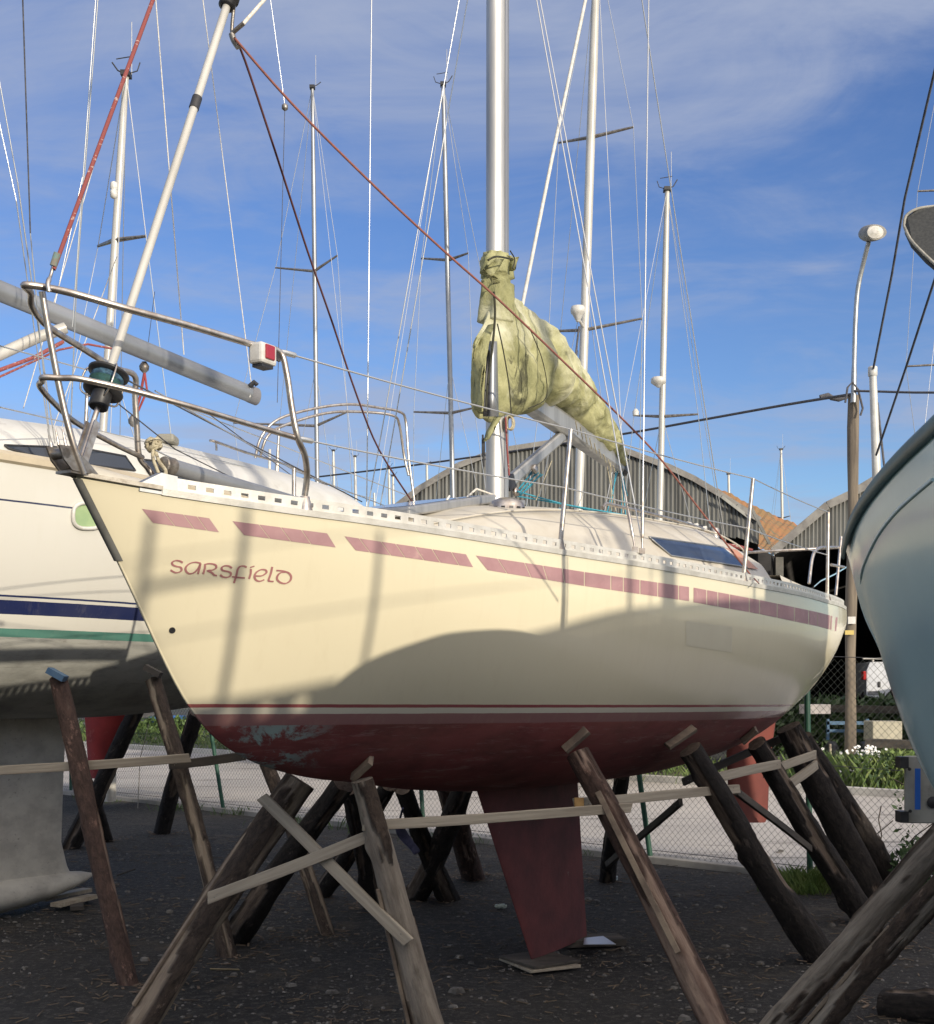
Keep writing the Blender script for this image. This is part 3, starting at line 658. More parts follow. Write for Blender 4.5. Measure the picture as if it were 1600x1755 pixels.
# ------------------------------------------------------------------ far sailboats: masts over the shed roofs
def bg_boat(label, px_t, py_t, px_b, py_b, Y, dia, m, spreaders, ang=R(70), L=9.0, stays=True, group='sailboats laid up across the road', hull=True, gear=None, zdeck=2.6, hm=None, forestay_r=.006, vane=True):
    base = P(px_b, HZ, Y); a = ang; u_ = Vector((math.cos(a), math.sin(a), 0)); Bp = Vector((base.x, base.y, 0)) - u_ * (L * .42)
    root = empty('sailboat', (Bp.x, Bp.y, 0), a, label, 'sailboat', group)
    mb, mt = P(px_b, py_b, Y), P(px_t, py_t, Y); d = (mt - mb).normalized(); mb = mb - d * ((mb.z - zdeck) / d.z)
    g = G(); g.tube([mb.lerp(mt, k / 6) for k in range(7)], [dia * .42] * 6 + [dia * .32], 12); mast = g.build('mast', m, root)
    H = Hull((Bp.x, Bp.y), a, L, [0, .1 * L, .3 * L, .55 * L, .8 * L, L], [0, .55, 1.2, 1.5, 1.35, 1.0], [0, L * .5, L], [zdeck + .15, zdeck - .05, zdeck], [0, .1 * L, .25 * L, .5 * L, .8 * L, L], [zdeck + .1, zdeck - 1.0, 1.45, 1.25, 1.45, 1.9])
    if hull:
        g = G(); H.mesh(g, 24, 8); g.build('hull', hm or mat('far_white_hull', (.6, .6, .58), (.5, .5, .48), 1, .4), root, False)
        g = G(); H.deck(g, nx=12); g.build('deck', DECKW2, root, False)
        g = G(); cabin(g, H, [L * .25, L * .35, L * .65, L * .72], [.5, .75, .85, .8], [zdeck + .1, zdeck + .35, zdeck + .4, zdeck + .1]); g.build('coachroof', DECKW2, root, False)
        g = G(); g.rings([[Vector((L * .45 + x, yy * .1, z)) for x, yy in ((-.5 * w_, 0), (-.3 * w_, .9), (.3 * w_, .7), (.5 * w_, 0), (.3 * w_, -.7), (-.3 * w_, -.9))] for z, w_ in ((1.3, 1.3), (.12, .9))]); g.build('keel', KEELG, root, False)
    for (pl, pm, pr) in spreaders:
        for q in (pl, pr):
            g = G(); c_ = P(pm[0], pm[1], Y); e = P(q[0], q[1], Y + (.5 if q is pl else -.3)); g.tube([c_, e], [.035, .02], 6); g.build('spreader', STEELD, root)
    if stays:
        zd = zdeck; k = 0
        for side in (-1, 1):
            foot = H.wld(L * .45, side * 1.2, zd)
            if spreaders:
                pts = [foot]
                for sp in sorted(spreaders, key=lambda s_: -s_[1][1]):
                    q = sp[2] if side > 0 else sp[0]; pts.append(P(q[0], q[1], Y + (.5 if side < 0 else -.3)))
                pts.append(mt)
            else: pts = [foot, mt]
            g = G(); g.tube(pts, .007, 4, False, False); g.build('shroud', WIRE, root)
            g = G(); g.tube([H.wld(L * .48, side * 1.15, zd), mb.lerp(mt, .5)], .006, 4, False, False); g.build('shroud', WIRE, root)
        g = G(); g.tube([H.wld(.1, 0, zd + .1), mt], forestay_r, 6, False); g.build('forestay', WIRE if forestay_r < .02 else WHITEP, root)
        g = G(); g.tube([H.wld(L - .1, 0, zd), mt], .006, 4, False); g.build('backstay', WIRE, root)
    if vane:
        k1 = .5 + .3 * math.sin(px_t * 1.7); k2 = math.cos(px_t * .9); sg = 1 if k2 > 0 else -1
        g = G(); g.tube([mt, mt + Vector((-.12 * sg, 0, .06)), mt + Vector((-.2 * sg, 0, .10 + .12 * k1))], .011, 5)
        if k1 > .4: g.tube([mt, mt + Vector((.16 * sg, 0, .05)), mt + Vector((.2 * sg, 0, .17))], .009, 5)
        if k1 > .55: g.tube([mt + Vector((-.14, 0, .22)), mt + Vector((.10, 0, .26))], .008, 5)
        g.box(mt, (dia * .95, dia * 1.2, .07)); g.build('wind_vane', BLACKP, root)
        g = G(); g.tube([mt + Vector((.08, 0, 0)), mt + Vector((.08, 0, .75))], .005, 4); g.build('aerial', WHITEP, root)
    return root, mb, mt, H
r1_, _, _, _ = bg_boat('sailboat with a white mast carrying a white radar reflector, far left', 216, 128, 188, 560, 18.3, .135, ALUW, [((168, 422), (196, 412), (250, 405))], ang=R(104), L=7.4, group='sailboats in the yard')
g = G(); c = P(195, 326, 18.1); g.lathe(c, [(.02, -.12), (.05, -.1), (.055, -.02), (.04, 0), (.055, .02), (.05, .1), (.02, .12)], 12); g.build('radar_reflector', WHITEP, r1_)
g = G(); a = P(163, 1338, 14.5); g.rings([[P(x0, y, Y) for (x0, Y) in ((xl, 14.5), (xr, 14.2), (xr + 3, 14.6), (xl + 3, 14.9))] for y, xl, xr in ((1180, 140, 224), (1240, 146, 214), (1300, 150, 195), (1334, 155, 182))]); g.build('rudder', REDP, r1_)
bg_boat('sailboat with a slim grey mast, second mast from the left, wind vane on top', 535, 150, 543, 800, 30, .125, ALUG, [((472, 459), (538, 465), (578, 438)), ((400, 725), (541, 730), (595, 706))], ang=R(115), group=None)
bg_boat('sailboat with a slim grey mast just left of the main mast', 759, 145, 776, 860, 27.5, .125, ALUG, [((722, 443), (768, 446), (802, 434)), ((709, 706), (772, 708), (812, 699))], ang=R(60))
r4, mb4, mt4, H4 = bg_boat('sailboat with the thick white mast right of the main mast and a furled headsail', 1023, -90, 990, 900, 24, .20, ALUW, [((957, 245), (1015, 235), (1085, 218)), ((940, 568), (1000, 566), (1100, 546))], ang=R(95), L=11, zdeck=3.0, forestay_r=.007, vane=False)
g = G(); g.tube([P(1003, 0, 22), P(950, 250, 21), P(895, 522, 20), P(860, 700, 19.5)], .03, 8); g.build('furled_headsail', WHITEP, r4)
g = G(); g.lathe(P(990, 533, 23.6), [(.03, -.2), (.1, -.07), (.13, -.04), (.14, .02), (.12, .08), (.05, .1)], 16); g.tube([P(990, 545, 23.6), P(999, 560, 23.9)], .03, 6); g.build('radar_dome', WHITEP, r4)
g = G(); g.tube([P(985, 620, 23.5), P(992, 560, 23.7)], .02, 5); g.tube([P(976, 690, 23.5), P(990, 600, 23.7), P(1003, 680, 23.5)], .012, 5); g.build('running_rigging', WIRED, r4)
r5, _, _, _ = bg_boat('sailboat with a white mast and radar dome, right of the thick white mast', 1143, 325, 1130, 890, 25.5, .15, ALUW, [((1086, 712), (1133, 714), (1196, 710))], ang=R(60))
g = G(); g.lathe(P(1128, 654, 25.2), [(.02, -.12), (.1, -.06), (.15, -.02), (.15, .05), (.12, .08), (.03, .09)], 16); g.build('radar_dome', WHITEP, r5)
g = G(); g.lathe(P(1089, 708, 25.4), [(.06, -.05), (.065, .03), (.03, .08)], 12); g.build('gps_aerial', WHITEP, r5)
for (x, yt, Y, lab) in ((1338, 770, 62, 'distant sailboat whose mast stands alone between the shed roofs'), (1248, 812, 60, 'distant sailboat whose short mast shows over the derelict roof'), (571, 772, 62, 'distant sailboat mast left of the maroon sheet, nearest the pulpit leg'), (608, 782, 62, 'distant sailboat mast between the pulpit leg and the shed'),
                        (666, 800, 66, 'distant sailboat, left of a close pair of short masts beside the shed'), (673, 815, 60, 'distant sailboat, right of a close pair of short masts beside the shed'), (731, 795, 58, 'distant sailboat mast against the left shoulder of the shed'), (641, 845, 64, 'distant sailboat, the lowest short mast left of the shed')):
    bg_boat(lab, x, yt, x + 3, 950, Y, .17, ALUW, [((x - 12, 885), (x + 2, 888), (x + 16, 884))] if x == 1338 else [], ang=R(60 + x % 50), L=8, stays=x in (1338, 571, 666), group='distant sailboats', vane=x != 641)
bg_boat('sailboat out at the right edge whose spreaders reach into the picture', 1712, -400, 1700, 900, 27, .16, ALUG, [((1572, 328), (1707, 322), (1800, 300)), ((1552, 628), (1703, 620), (1800, 600))], ang=R(45), L=10, group=None)
for k, (x, yt, Y) in enumerate(()): pass

# ------------------------------------------------------------------ THE CREAM YACHT
MB_ = Hull((-1.47, 4.81), R(60), 7.9, [0, .3, .85, 1.5, 2.38, 3.3, 4.3, 5.3, 6.4, 7.2, 7.9], [0.004, .15, .38, .62, .86, 1.08, 1.22, 1.26, 1.19, 1.08, .95],
           [0, .3, .73, 1.23, 2.06, 3.06, 4.55, 5.88, 7.9], [2.55, 2.523, 2.50, 2.482, 2.451, 2.422, 2.395, 2.397, 2.436],
           [0, .2, .646, .85, 1.105, 1.45, 1.8, 2.4, 3.1, 4.5, 5.5, 6.5, 7.2, 7.9], [2.545, 2.27, 1.65, 1.50, 1.40, 1.325, 1.28, 1.20, 1.15, 1.13, 1.18, 1.38, 1.62, 1.95])
H = MB_
yacht = empty('sailing_yacht', (-1.47, 4.81, 0), R(60), 'cream sailing yacht with maroon dashed stripe, red bottom and green sail cover, nearest the camera', 'sailing yacht')
HM = hull_mat('cream_hull', 1.648, -.0115, [(-.05, (.30, .15, .145)), (-.0, (.66, .62, .5)), (.028, (.30, .08, .085)), (.043, (.68, .62, .445))], (.25, .062, .058), (.36, .22, .2), .22, patch=((1.05, -.10, 1.47), .36, (.27, .36, .34)), streak=(.50, .42, .27), coat=.35)
g = G(); H.mesh(g, 110, 40); g.build('hull', HM, yacht, False)
g = G(); H.deck(g, .055); g.build('deck', DECKW, yacht, False)
# stem guard strip
g = G(); rows = []
for i in range(15):
    x = .0 + .205 * i / 14; z = H.zk(x) ; rows.append([Vector((x - .012 + .05, -side * (.012 + H.b(x + .05, z + .03)) if side else 0, z + .02)) for side in (-1, 1)] )
pts = []
for i in range(14):
    z = 2.535 - .29 * i / 13; x = .2 * (2.545 - z) / .275 if z > 2.27 else .2 + (2.27 - z) * .446 / .62
    pts.append((x, z))
rows = [[Vector((x + .016, .016, z)), Vector((x - .006, .012, z)), Vector((x - .010, 0, z)), Vector((x - .006, -.012, z)), Vector((x + .016, -.016, z))] for x, z in pts]
g = G(); g.grid(rows, True); g.build('stem_guard', mat('grey_stem_guard', (.11, .11, .10), (.07, .07, .065), 9, .6), yacht, False)
# drain hole
q, nrm = H.hit(295, 1080, .001); g = G(); g.lathe(q, [(.013, -.002), (.013, .002)], 14, nrm); g.build('drain_fitting', BLACKP, yacht)
# keel
g = G(); rows = []
for i in range(11):
    t = i / 10; z = 1.20 - 1.155 * t; xl = 3.02 + .72 * t; xr = 4.42 + .16 * t; c_ = xr - xl; th = .085 - .03 * t; ring = []
    for k in range(24):
        a = 2 * math.pi * k / 24; xx = .5 - .5 * math.cos(a); yy = math.copysign(th * 2.2 * (.35 * math.sqrt(max(xx, 0)) * (1 - xx) + .0 + .16 * (1 - xx) * xx), math.sin(a)); ring.append(Vector((xl + c_ * xx, yy, z)))
    rows.append(ring)
g.rings(rows); g.build('keel', KEELR, yacht, False, bevel=.004)
# rudder, put hard over
g = G(); rows = []
for y, xl, xr in ((1235, 1262, 1330), (1290, 1245, 1322), (1350, 1248, 1318), (1400, 1256, 1316), (1409, 1268, 1312)):
    a, b_ = P(xl, y, 11.45), P(xr, y, 11.6); rows.append([a.lerp(b_, .5 - .5 * math.cos(t)) + Vector((-.005, .04 * math.sin(t), 0)) for t in [2 * math.pi * k / 16 for k in range(16)]])
g.rings(rows); g.build('rudder', ORANGE, yacht)
g = G(); g.tube([H.wld(7.7, 0, 1.9), P(1290, 1240, 11.5)], .035, 10); g.build('rudder_stock', STEELD, yacht)
# maroon dashed stripe, cracked into lengths
def tape(tl, tr, br, bl, cuts, name='stripe_piece'):
    """quad in picture space laid on the hull; cuts: fractions where the tape has split"""
    ed = [0] + cuts + [1]
    for a, b_ in zip(ed[:-1], ed[1:]):
        n = max(2, int((b_ - a) * (tr[0] - tl[0]) / 14)); rows = []
        for j in range(4):
            row = []
            for i in range(n + 1):
                f_ = a + (b_ - a) * i / n; gp = .75 / (tr[0] - tl[0])
                f_ = max(a + (gp if a > 0 else 0), min(b_ - (gp if b_ < 1 else 0), f_)); v = j / 3
                px = (tl[0] + (tr[0] - tl[0]) * f_) * (1 - v) + (bl[0] + (br[0] - bl[0]) * f_) * v; py = (tl[1] + (tr[1] - tl[1]) * f_) * (1 - v) + (bl[1] + (br[1] - bl[1]) * f_) * v
                row.append(H.hit(px, py, .0015)[0])
            rows.append(row)
        g = G(); g.grid(rows, True, True); g.build(name, TAPE, yacht)
tape((243, 872), (358, 888), (375, 912), (262, 896), [.33, .62, .82])
tape((398, 893), (560, 914), (575, 938), (418, 917), [.28, .51, .73])
tape((590, 919), (798, 950), (810, 972), (609, 943), [.12, .30, .42, .58, .72, .88])
tape((815, 952), (1000, 980), (1000, 1004), (835, 977), [.2, .45, .62, .8])
tape((1001.5, 980.3), (1180, 1006), (1180, 1030), (1001.5, 1004.3), [.25, .37, .53, .7, .9])
tape((1188, 1007), (1300, 1028), (1300, 1052), (1188, 1032), [.2, .37, .55, .85])
tape((1301.5, 1028.3), (1400, 1049), (1400, 1073), (1301.5, 1052.3), [.3, .6, .85])
tape((1401, 1049.2), (1444, 1061), (1441, 1084), (1401, 1073.2), [.5])
# name on the bow: letters as pen strokes laid on the hull (u, v in a 1600 x 512 sketch of the area 270..520, 940..1020)
def stroke(pts, w, g, n=6):
    pts = arc([Vector((a, b_, 0)) for a, b_ in pts], n); m_ = len(pts); L_, R_ = [], []
    for i, q in enumerate(pts):
        d = (pts[min(i + 1, m_ - 1)] - pts[max(i - 1, 0)]).normalized(); e = Vector((-d.y, d.x, 0))
        ww = w * (.55 + .45 * abs(d.y * .95 + d.x * .30)) / 2
        for s_, dst in ((1, L_), (-1, R_)):
            k = q + e * ww * s_; dst.append(H.hit(270 + k.x / 6.4, 940 + k.y / 6.4, .0022)[0])
    g.grid([L_, R_], True)
    return g
letters = [
 [[(275, 155), (240, 136), (195, 132), (160, 150), (165, 178), (205, 195), (250, 205), (262, 235), (235, 258), (190, 262), (140, 235)]],
 [[(470, 160), (410, 150), (350, 165), (308, 205), (312, 250), (350, 275), (400, 262), (445, 215), (466, 168)], [(470, 160), (458, 215), (440, 278)]],
 [[(520, 168), (515, 220), (497, 280)], [(520, 172), (570, 165), (630, 178), (640, 210), (600, 235), (545, 242), (590, 262), (620, 290), (650, 296)]],
 [[(812, 215), (780, 192), (730, 190), (700, 212), (712, 238), (760, 250), (798, 265), (795, 298), (760, 315), (715, 310), (684, 286)]],
 [[(975, 205), (945, 192), (905, 195), (878, 225), (862, 290), (835, 378)], [(815, 308), (880, 316), (955, 322)]],
 [[(1020, 222), (1018, 275), (1000, 332)], [(1012, 208), (1060, 192)]],
 [[(1075, 300), (1140, 298), (1190, 265), (1180, 235), (1130, 232), (1080, 262), (1060, 305), (1078, 345), (1120, 358), (1168, 340)]],
 [[(1255, 200), (1240, 270), (1215, 345), (1230, 358), (1270, 360)]],
 [[(1300, 240), (1370, 246), (1435, 268), (1462, 310), (1448, 355), (1400, 382), (1345, 372), (1308, 335), (1318, 290), (1355, 262), (1400, 258)]],
]
for L_ in letters:
    g = G()
    for s_ in L_: stroke(s_, 24, g)
    g.build('name_letter', TAPEL, yacht)

# toe rails, bow plate
toe_rail(H, .30, 7.75, 1, .0715, .031, .056, 'toe_rail', yacht, RAIL); toe_rail(H, .30, 7.75, -1, .0715, .031, .056, 'toe_rail', yacht, RAIL)
g = G()
for side in (-1, 1):
    pts = [H.loc(x, side * (H.bs(x) + .004), H.zs(x) + .004) for x in (.0, .1, .2, .3)]
    for a, b_ in zip(pts[:-1], pts[1:]): g.bar(a, b_, .03, .016)
g.build('bow_capping', mat('worn_capping', (.50, .46, .38), (.3, .26, .2), 30, .6), yacht, False)
for side in (-1, 1):
    g = G()
    pts = [H.loc(.22, side * (H.bs(.22) + .004), H.zs(.22) + .01), H.loc(.30, side * (H.bs(.30) + .004), H.zs(.3) + .065), H.loc(.36, side * (H.bs(.36) + .004), H.zs(.36) + .06), H.loc(.36, side * (H.bs(.36) + .004), H.zs(.36) - .02), H.loc(.22, side * (H.bs(.22) + .004), H.zs(.22) - .02)]
    inn = [q + Vector((0, side * .03, 0)) for q in pts]; g.add(pts + inn, [tuple(range(5)), tuple(reversed(range(5, 10)))] + [(k, 5 + k, 5 + (k + 1) % 5, (k + 1) % 5) for k in range(5)])
    g.build('fairlead', GALV, yacht, False)
# stem head fitting with anchor cheeks
g = G()
for off in (-.045, .02): 
    pf = [Vector((-.115, off, 2.64)), Vector((-.05, off, 2.645)), Vector((.03, off, 2.595)), Vector((.08, off, 2.556)), Vector((-.05, off, 2.556)), Vector((-.09, off, 2.59))]
    bk = [q + Vector((0, .008, 0)) for q in pf]; g.add(pf + bk, [tuple(range(6)), tuple(reversed(range(6, 12)))] + [(k, 6 + k, 6 + (k + 1) % 6, (k + 1) % 6) for k in range(6)])
g.tube([Vector((-.08, -.045, 2.615)), Vector((-.08, .02, 2.615))], .02, 12); g.box((.03, 0, 2.553), (.17, .08, .010))
g.build('stem_head_fitting', STEELD, yacht, False)
# forestay, drum, rolled foil
mh = H.wld(3.32, 0, 10.9); fs0 = H.wld(.02, 0, 2.58)
def FS(t): return fs0.lerp(mh, t)
fd = (mh - fs0).normalized()
g = G(); g.tube([FS(.046), FS(1.)], .0175, 14); foil = g.build('furling_foil', ALUW, yacht)
g = G(); g.tube([fs0, FS(.03)], .011, 8)
for s_ in (-.022, .022): g.bar(fs0 + H.p * s_, FS(.022) + H.p * s_, .006, .03)
g.build('forestay_toggle', STEEL, yacht)
c = FS(.0425); g = G(); g.lathe(c, [(.032, -.055), (.075, -.052), (.078, -.045), (.05, -.038)], 28, fd); g.lathe(c, [(.05, .024), (.078, .028), (.08, .037), (.035, .045)], 28, fd); g.lathe(c, [(.034, -.12), (.038, -.116), (.038, -.052)], 18, fd); drum = g.build('furling_drum', BLACKP, yacht)
g = G(); g.lathe(c, [(.05, -.038), (.065, -.033), (.06, -.026), (.067, -.020), (.061, -.012), (.065, -.005), (.058, 0), (.054, .024)], 28, fd); g.build('furling_line', mat('green_line', (.012, .05, .04), (.02, .08, .08), 40, .8), drum)
g = G(); g.lathe(c, [(.057, .0), (.064, .005), (.058, .011), (.063, .017), (.055, .024)], 28, fd); g.build('wound_line', mat('blue_line', (.02, .05, .09), (.07, .17, .26), 40, .8), drum)
q = FS(.262); g = G(); g.lathe(q, [(.024, -.07), (.036, -.065), (.035, -.035), (.044, -.03), (.044, .05), (.038, .055)], 20, fd); g.build('furling_swivel', BLACKP, yacht)
q = FS(.195); g = G(); g.lathe(q, [(.021, -.03), (.021, .03)], 14, fd); g.build('foil_joint', BLACKP, yacht)
# cage wire of the drum
e1 = fd.orthogonal().normalized(); e2 = fd.cross(e1)
g = G()
for th in (.3, 2.4, 4.5):
    dd = (e1 * math.cos(th) + e2 * math.sin(th)); g.tube(arc([c + dd * .035 + fd * -.08, c + dd * .086 + fd * -.055, c + dd * .088 + fd * .034, c + dd * .045 + fd * .05], 4), .004, 6)
g.build('drum_guard', STEEL, drum)

# mast, boom, cover
mast0 = H.wld(3.30, 0, 2.80); g = G()
def mast_ring(c_, a, b_): return [c_ + H.u * (a * math.cos(t)) + H.p * (b_ * math.sin(t)) for t in [2 * math.pi * k / 24 for k in range(24)]]
g.rings([mast_ring(mast0.lerp(mh, k / 8), .088, .062) for k in range(9)]); mast = g.build('mast', ALU, yacht)
g = G(); g.bar(mast0 + H.u * .092 + Vector((0, 0, .1)), mh + H.u * .092, .018, .012); g.bar(mast0 + H.p * .062 - H.u * .02, mh + H.p * .062 - H.u * .02, .004, .008); g.build('sail_track', ALUG, mast)
for z in (6.9,):
    for side in (1, -1):
        g = G(); g.tube([H.wld(3.3, 0, z), H.wld(3.38, side * .95, z + .06)], [.03, .018], 8); g.build('spreader', ALU, yacht)
def boomP(t): return H.wld(3.36, 0, 3.585).lerp(H.wld(5.16, 0, 3.36), t)
bd = (boomP(1) - boomP(0)).normalized(); bu = H.p.cross(bd).normalized(); bu = bu if bu.z > 0 else -bu
g = G(); sec = [(-.032, -.075), (-.045, -.05), (-.045, .045), (-.03, .07), (.03, .07), (.045, .045), (.045, -.05), (.032, -.075)]
g.rings([[boomP(t) + H.p * a + bu * b_ for a, b_ in sec] for t in (0, .5, 1)], True, False); g.build('boom', ALU, yacht, bevel=.006)
g = G(); g.rings([[boomP(t) + H.p * a * 1.08 + bu * b_ * 1.05 for a, b_ in sec] for t in (.985, 1.02)], True, False); g.build('boom_end', BLACKP, yacht)
# vang strut and tackle
va, vb = H.onb(869, 828, 0), H.onb(968, 742, 0)
g = G(); dv = (vb - va).normalized(); dn = H.p.cross(dv); g.rings([[va.lerp(vb, t) + H.p * a * .5 + dn * b_ * .5 for a, b_ in sec] for t in (0, .97)], True, False); g.build('boom_vang', ALU, yacht, bevel=.004)
g = G(); g.bar(vb - dv * .05, vb + dv * .02 + Vector((0, 0, .03)), .05, .07); g.bar(va - dv * .04, va + dv * .05, .06, .08); g.build('vang_fitting', BLACKP, yacht)
g = G()
for k in range(6):
    a = H.onb(880 + 2.5 * k, 846 + .5 * k, -.01 + .01 * k); b_ = H.onb(912 + 3.5 * k, 806 + 1.5 * k, -.01 + .01 * k); g.tube(catenary(a, b_, -.01 if k % 2 else .015, 6), .0042, 5)
g.tube(catenary(H.onb(886, 842, .05), H.onb(1190, 905, .35), .03, 10), .005, 5); g.tube(catenary(H.onb(884, 850, .02), H.onb(1100, 888, .30), .0, 10), .005, 5)
g.build('vang_tackle', BLUEROPE, yacht)
g = G(); g.lathe(H.onb(916, 804, .03), [(.01, -.012), (.03, -.01), (.03, .01), (.01, .012)], 14, H.p); g.lathe(H.onb(884, 843, .03), [(.01, -.012), (.028, -.01), (.028, .01), (.01, .012)], 14, H.p); g.build('block', STEEL, yacht)
g = G()
for (x0, y0, x1, y1) in ((1060, 800, 1040, 878), (1063, 802, 1072, 884), (1056, 798, 1046, 880), (1068, 800, 1064, 884), (1060, 790, 1075, 850)): g.tube([H.onb(x0, y0, .0), H.onb(x1, y1, .1)], .004, 5, False)
g.build('mainsheet', BLUEROPE, yacht)
g = G()
for (x0, y0, x1, y1) in ((1060, 775, 1068, 880), (1040, 800, 1055, 876), (1045, 745, 1048, 876), (945, 790, 918, 858)): g.tube([H.onb(x0, y0, .0), H.onb(x1, y1, .1)], .0032, 5, False)
g.build('reefing_line', BEIGEROPE, yacht)

# sail cover over boom
secs = [(3.02, 704, 585), (3.12, 716, 560), (3.22, 722, 522), (3.32, 722, 495), (3.45, 716, 505), (3.58, 708, 520), (3.72, 698, 534), (3.9, 692, 552), (4.08, 696, 574), (4.3, 716, 606), (4.53, 742, 650), (4.75, 764, 688), (4.92, 782, 708), (5.06, 796, 738), (5.14, 800, 770)]
wid = [.02, .05, .085, .12, .16, .19, .19, .18, .16, .14, .12, .10, .085, .065, .05]
def cover_pt(x, th):
    Yc = 4.81 + .866 * x; yb = interp(x, [s_[0] for s_ in secs], [s_[1] for s_ in secs]); yt = interp(x, [s_[0] for s_ in secs], [s_[2] for s_ in secs]); w_ = interp(x, [s_[0] for s_ in secs], wid)
    zb_ = EYE + (HZ - yb) / F * Yc; zt_ = EYE + (HZ - yt) / F * Yc
    v = .5 - .5 * math.cos(th); z = zb_ + (zt_ - zb_) * v; prof = math.sin(th) * (1.25 - .75 * v) * .95
    fold = abs(math.sin(9 * (x - .35 * z) + 2.2 * noise.noise(Vector((x * 2, z * 2.5, 1))))); fold2 = abs(math.sin(21 * (x * .8 + z * .25) + 3 * noise.noise(Vector((x * 3, z * 3, 7)))))
    wr = .86 + .22 * fold**.5 + .10 * fold2**.6 + .26 * noise.noise(Vector((x * 3.2 + z * 1.5, z * 2.2, th * .8))) + .12 * math.sin(13 * (x * .6 + z) + 2 * noise.noise(Vector((x * 2, z * 2, 0)))) + .07 * math.sin(29 * (x * .9 - z * .4) + 3 * noise.noise(Vector((x * 3, z * 3, 5))))
    droop = .05 * noise.noise(Vector((x * 7, v * 2, 3)))
    crm = min(1, max(.25, (x - 3.0) / .5)) * .014 * (1 - abs(noise.noise(Vector((x * 7, z * 7, th * 1.5)))) * 4) + .005 * noise.noise(Vector((x * 22, z * 22, th * 3)))
    return H.wld(x + .02 * noise.noise(Vector((z * 6, x * 4, 8))), w_ * prof * wr + math.copysign(crm, math.sin(th)) * min(1, abs(math.sin(th)) * 2), z + droop * (1 if v < .5 else .6))
N = 190; M_ = 84
g = G(); rows = [[cover_pt(3.02 + 2.12 * i / N, 2 * math.pi * k / M_) for k in range(M_)] for i in range(N + 1)]
g.rings(rows); cover = g.build('sail_cover', CANVAS, yacht)
# collar of the cover up the mast
g = G(); rows = []
for i in range(41):
    t = i / 40; z = 3.95 + (4.33 - 3.95) * t; row = []
    zz = EYE + (HZ - (560 - 122 * t)) / F * 7.66
    for k in range(40):
        a = 2 * math.pi * k / 40; rr = (.094 + .008 * (1 - t)) * (1 if i > 1 else .5) + .016 * math.sin(a * 5 + t * 5) * (1 - .3 * t) + .018 * noise.noise(Vector((math.cos(a) * 2, math.sin(a) * 2, zz * 7)))
        if .62 < t < .70 or t > .95: rr = .088 + .006 * math.sin(a * 9)
        if .70 <= t <= .9: rr += .012
        row.append(H.wld(3.3 - .01 + rr * 1.08 * math.cos(a), rr * .86 * math.sin(a), zz))
    rows.append(row)
g.rings(rows, False); g.build('cover_collar', CANVAS, cover)
# torn flaps, straps
def flap(pts, name='cover_flap', m=CANVAS):
    g = G(); rows = []
    for a, b_ in pts:
        pa, pb = H.onb(a[0], a[1], a[2]), H.onb(b_[0], b_[1], b_[2]); rows.append([pa.lerp(pb, k / 6) + H.p * (.02 * math.sin(k * 1.3 + len(rows))) for k in range(7)])
    g.grid(rows, True)
    o = g.build(name, m, cover); sm_ = o.modifiers.new('thick', 'SOLIDIFY'); sm_.thickness = .004; return o
flap([((842, 442, .1), (858, 446, .12)), ((828, 455, .1), (850, 462, .12)), ((823, 462, .08), (845, 475, .11)), ((842, 476, .1), (852, 482, .1)), ((846, 488, .1), (856, 484, .1))])
flap([((868, 438, .1), (884, 442, .12)), ((876, 446, .1), (882, 450, .12)), ((877, 465, .1), (880, 462, .12))])
flap([((836, 560, .12), (843, 556, .14)), ((814, 585, .12), (838, 575, .17)), ((806, 605, .10), (836, 600, .18)), ((813, 622, .10), (832, 630, .18)), ((818, 650, .1), (828, 660, .16)), ((816, 675, .1), (826, 690, .16)), ((811, 692, .08), (820, 705, .14)), ((812, 702, .08), (840, 712, .12))])
flap([((846, 715, .1), (856, 712, .13)), ((842, 728, .1), (852, 722, .13)), ((836, 742, .1), (843, 738, .12)), ((832, 756, .1), (834, 752, .11))])
# the mast showing through the cover; a black strip paints the shaded gap
g = G(); g.grid([[H.onb(px_, y, .165 + .03 * math.sin(k)) for k, px_ in enumerate((838 - (y - 585) * .02, 843, 847, 850 + (y - 585) * .02))] for y in (585, 610, 640, 680, 714)], True); o = g.build('exposed_mast_face', ALUG, cover); s_ = o.modifiers.new('thick', 'SOLIDIFY'); s_.thickness = .006
g = G(); g.grid([[H.onb(px_, y, .16) for px_ in (834 - (y - 600) * .06, 839)] for y in (600, 640, 690, 714)], True); o = g.build('cover_gap_shade', BLACKP, cover); s_ = o.modifiers.new('thick', 'SOLIDIFY'); s_.thickness = .006
g = G()
for (pts, r_) in ((((852, 555), (862, 600), (872, 660), (876, 712)), .004), (((846, 500), (848, 540), (843, 600), (835, 660), (832, 705)), .007), (((874, 430), (882, 445), (878, 460)), .004), (((906, 560), (930, 620), (936, 680), (905, 700)), .003), (((836, 446), (850, 440), (875, 444)), .006)):
    g.tube(arc([H.onb(a, b_, .21 if a > 845 else .2) for a, b_ in pts], 5), r_, 5)
g.build('cover_lacing', mat('dark_lacing', (.05, .05, .03), (.03, .03, .02), 20, .9), cover)
g = G()
for k in range(9): g.tube([H.onb(986 + 8 * k, 722 + 9.5 * k, .13 - .008 * k), H.onb(990 + 8 * k, 745 + 8 * k, .06)], .0035, 4)
g.build('cover_tie', BEIGEROPE, cover)
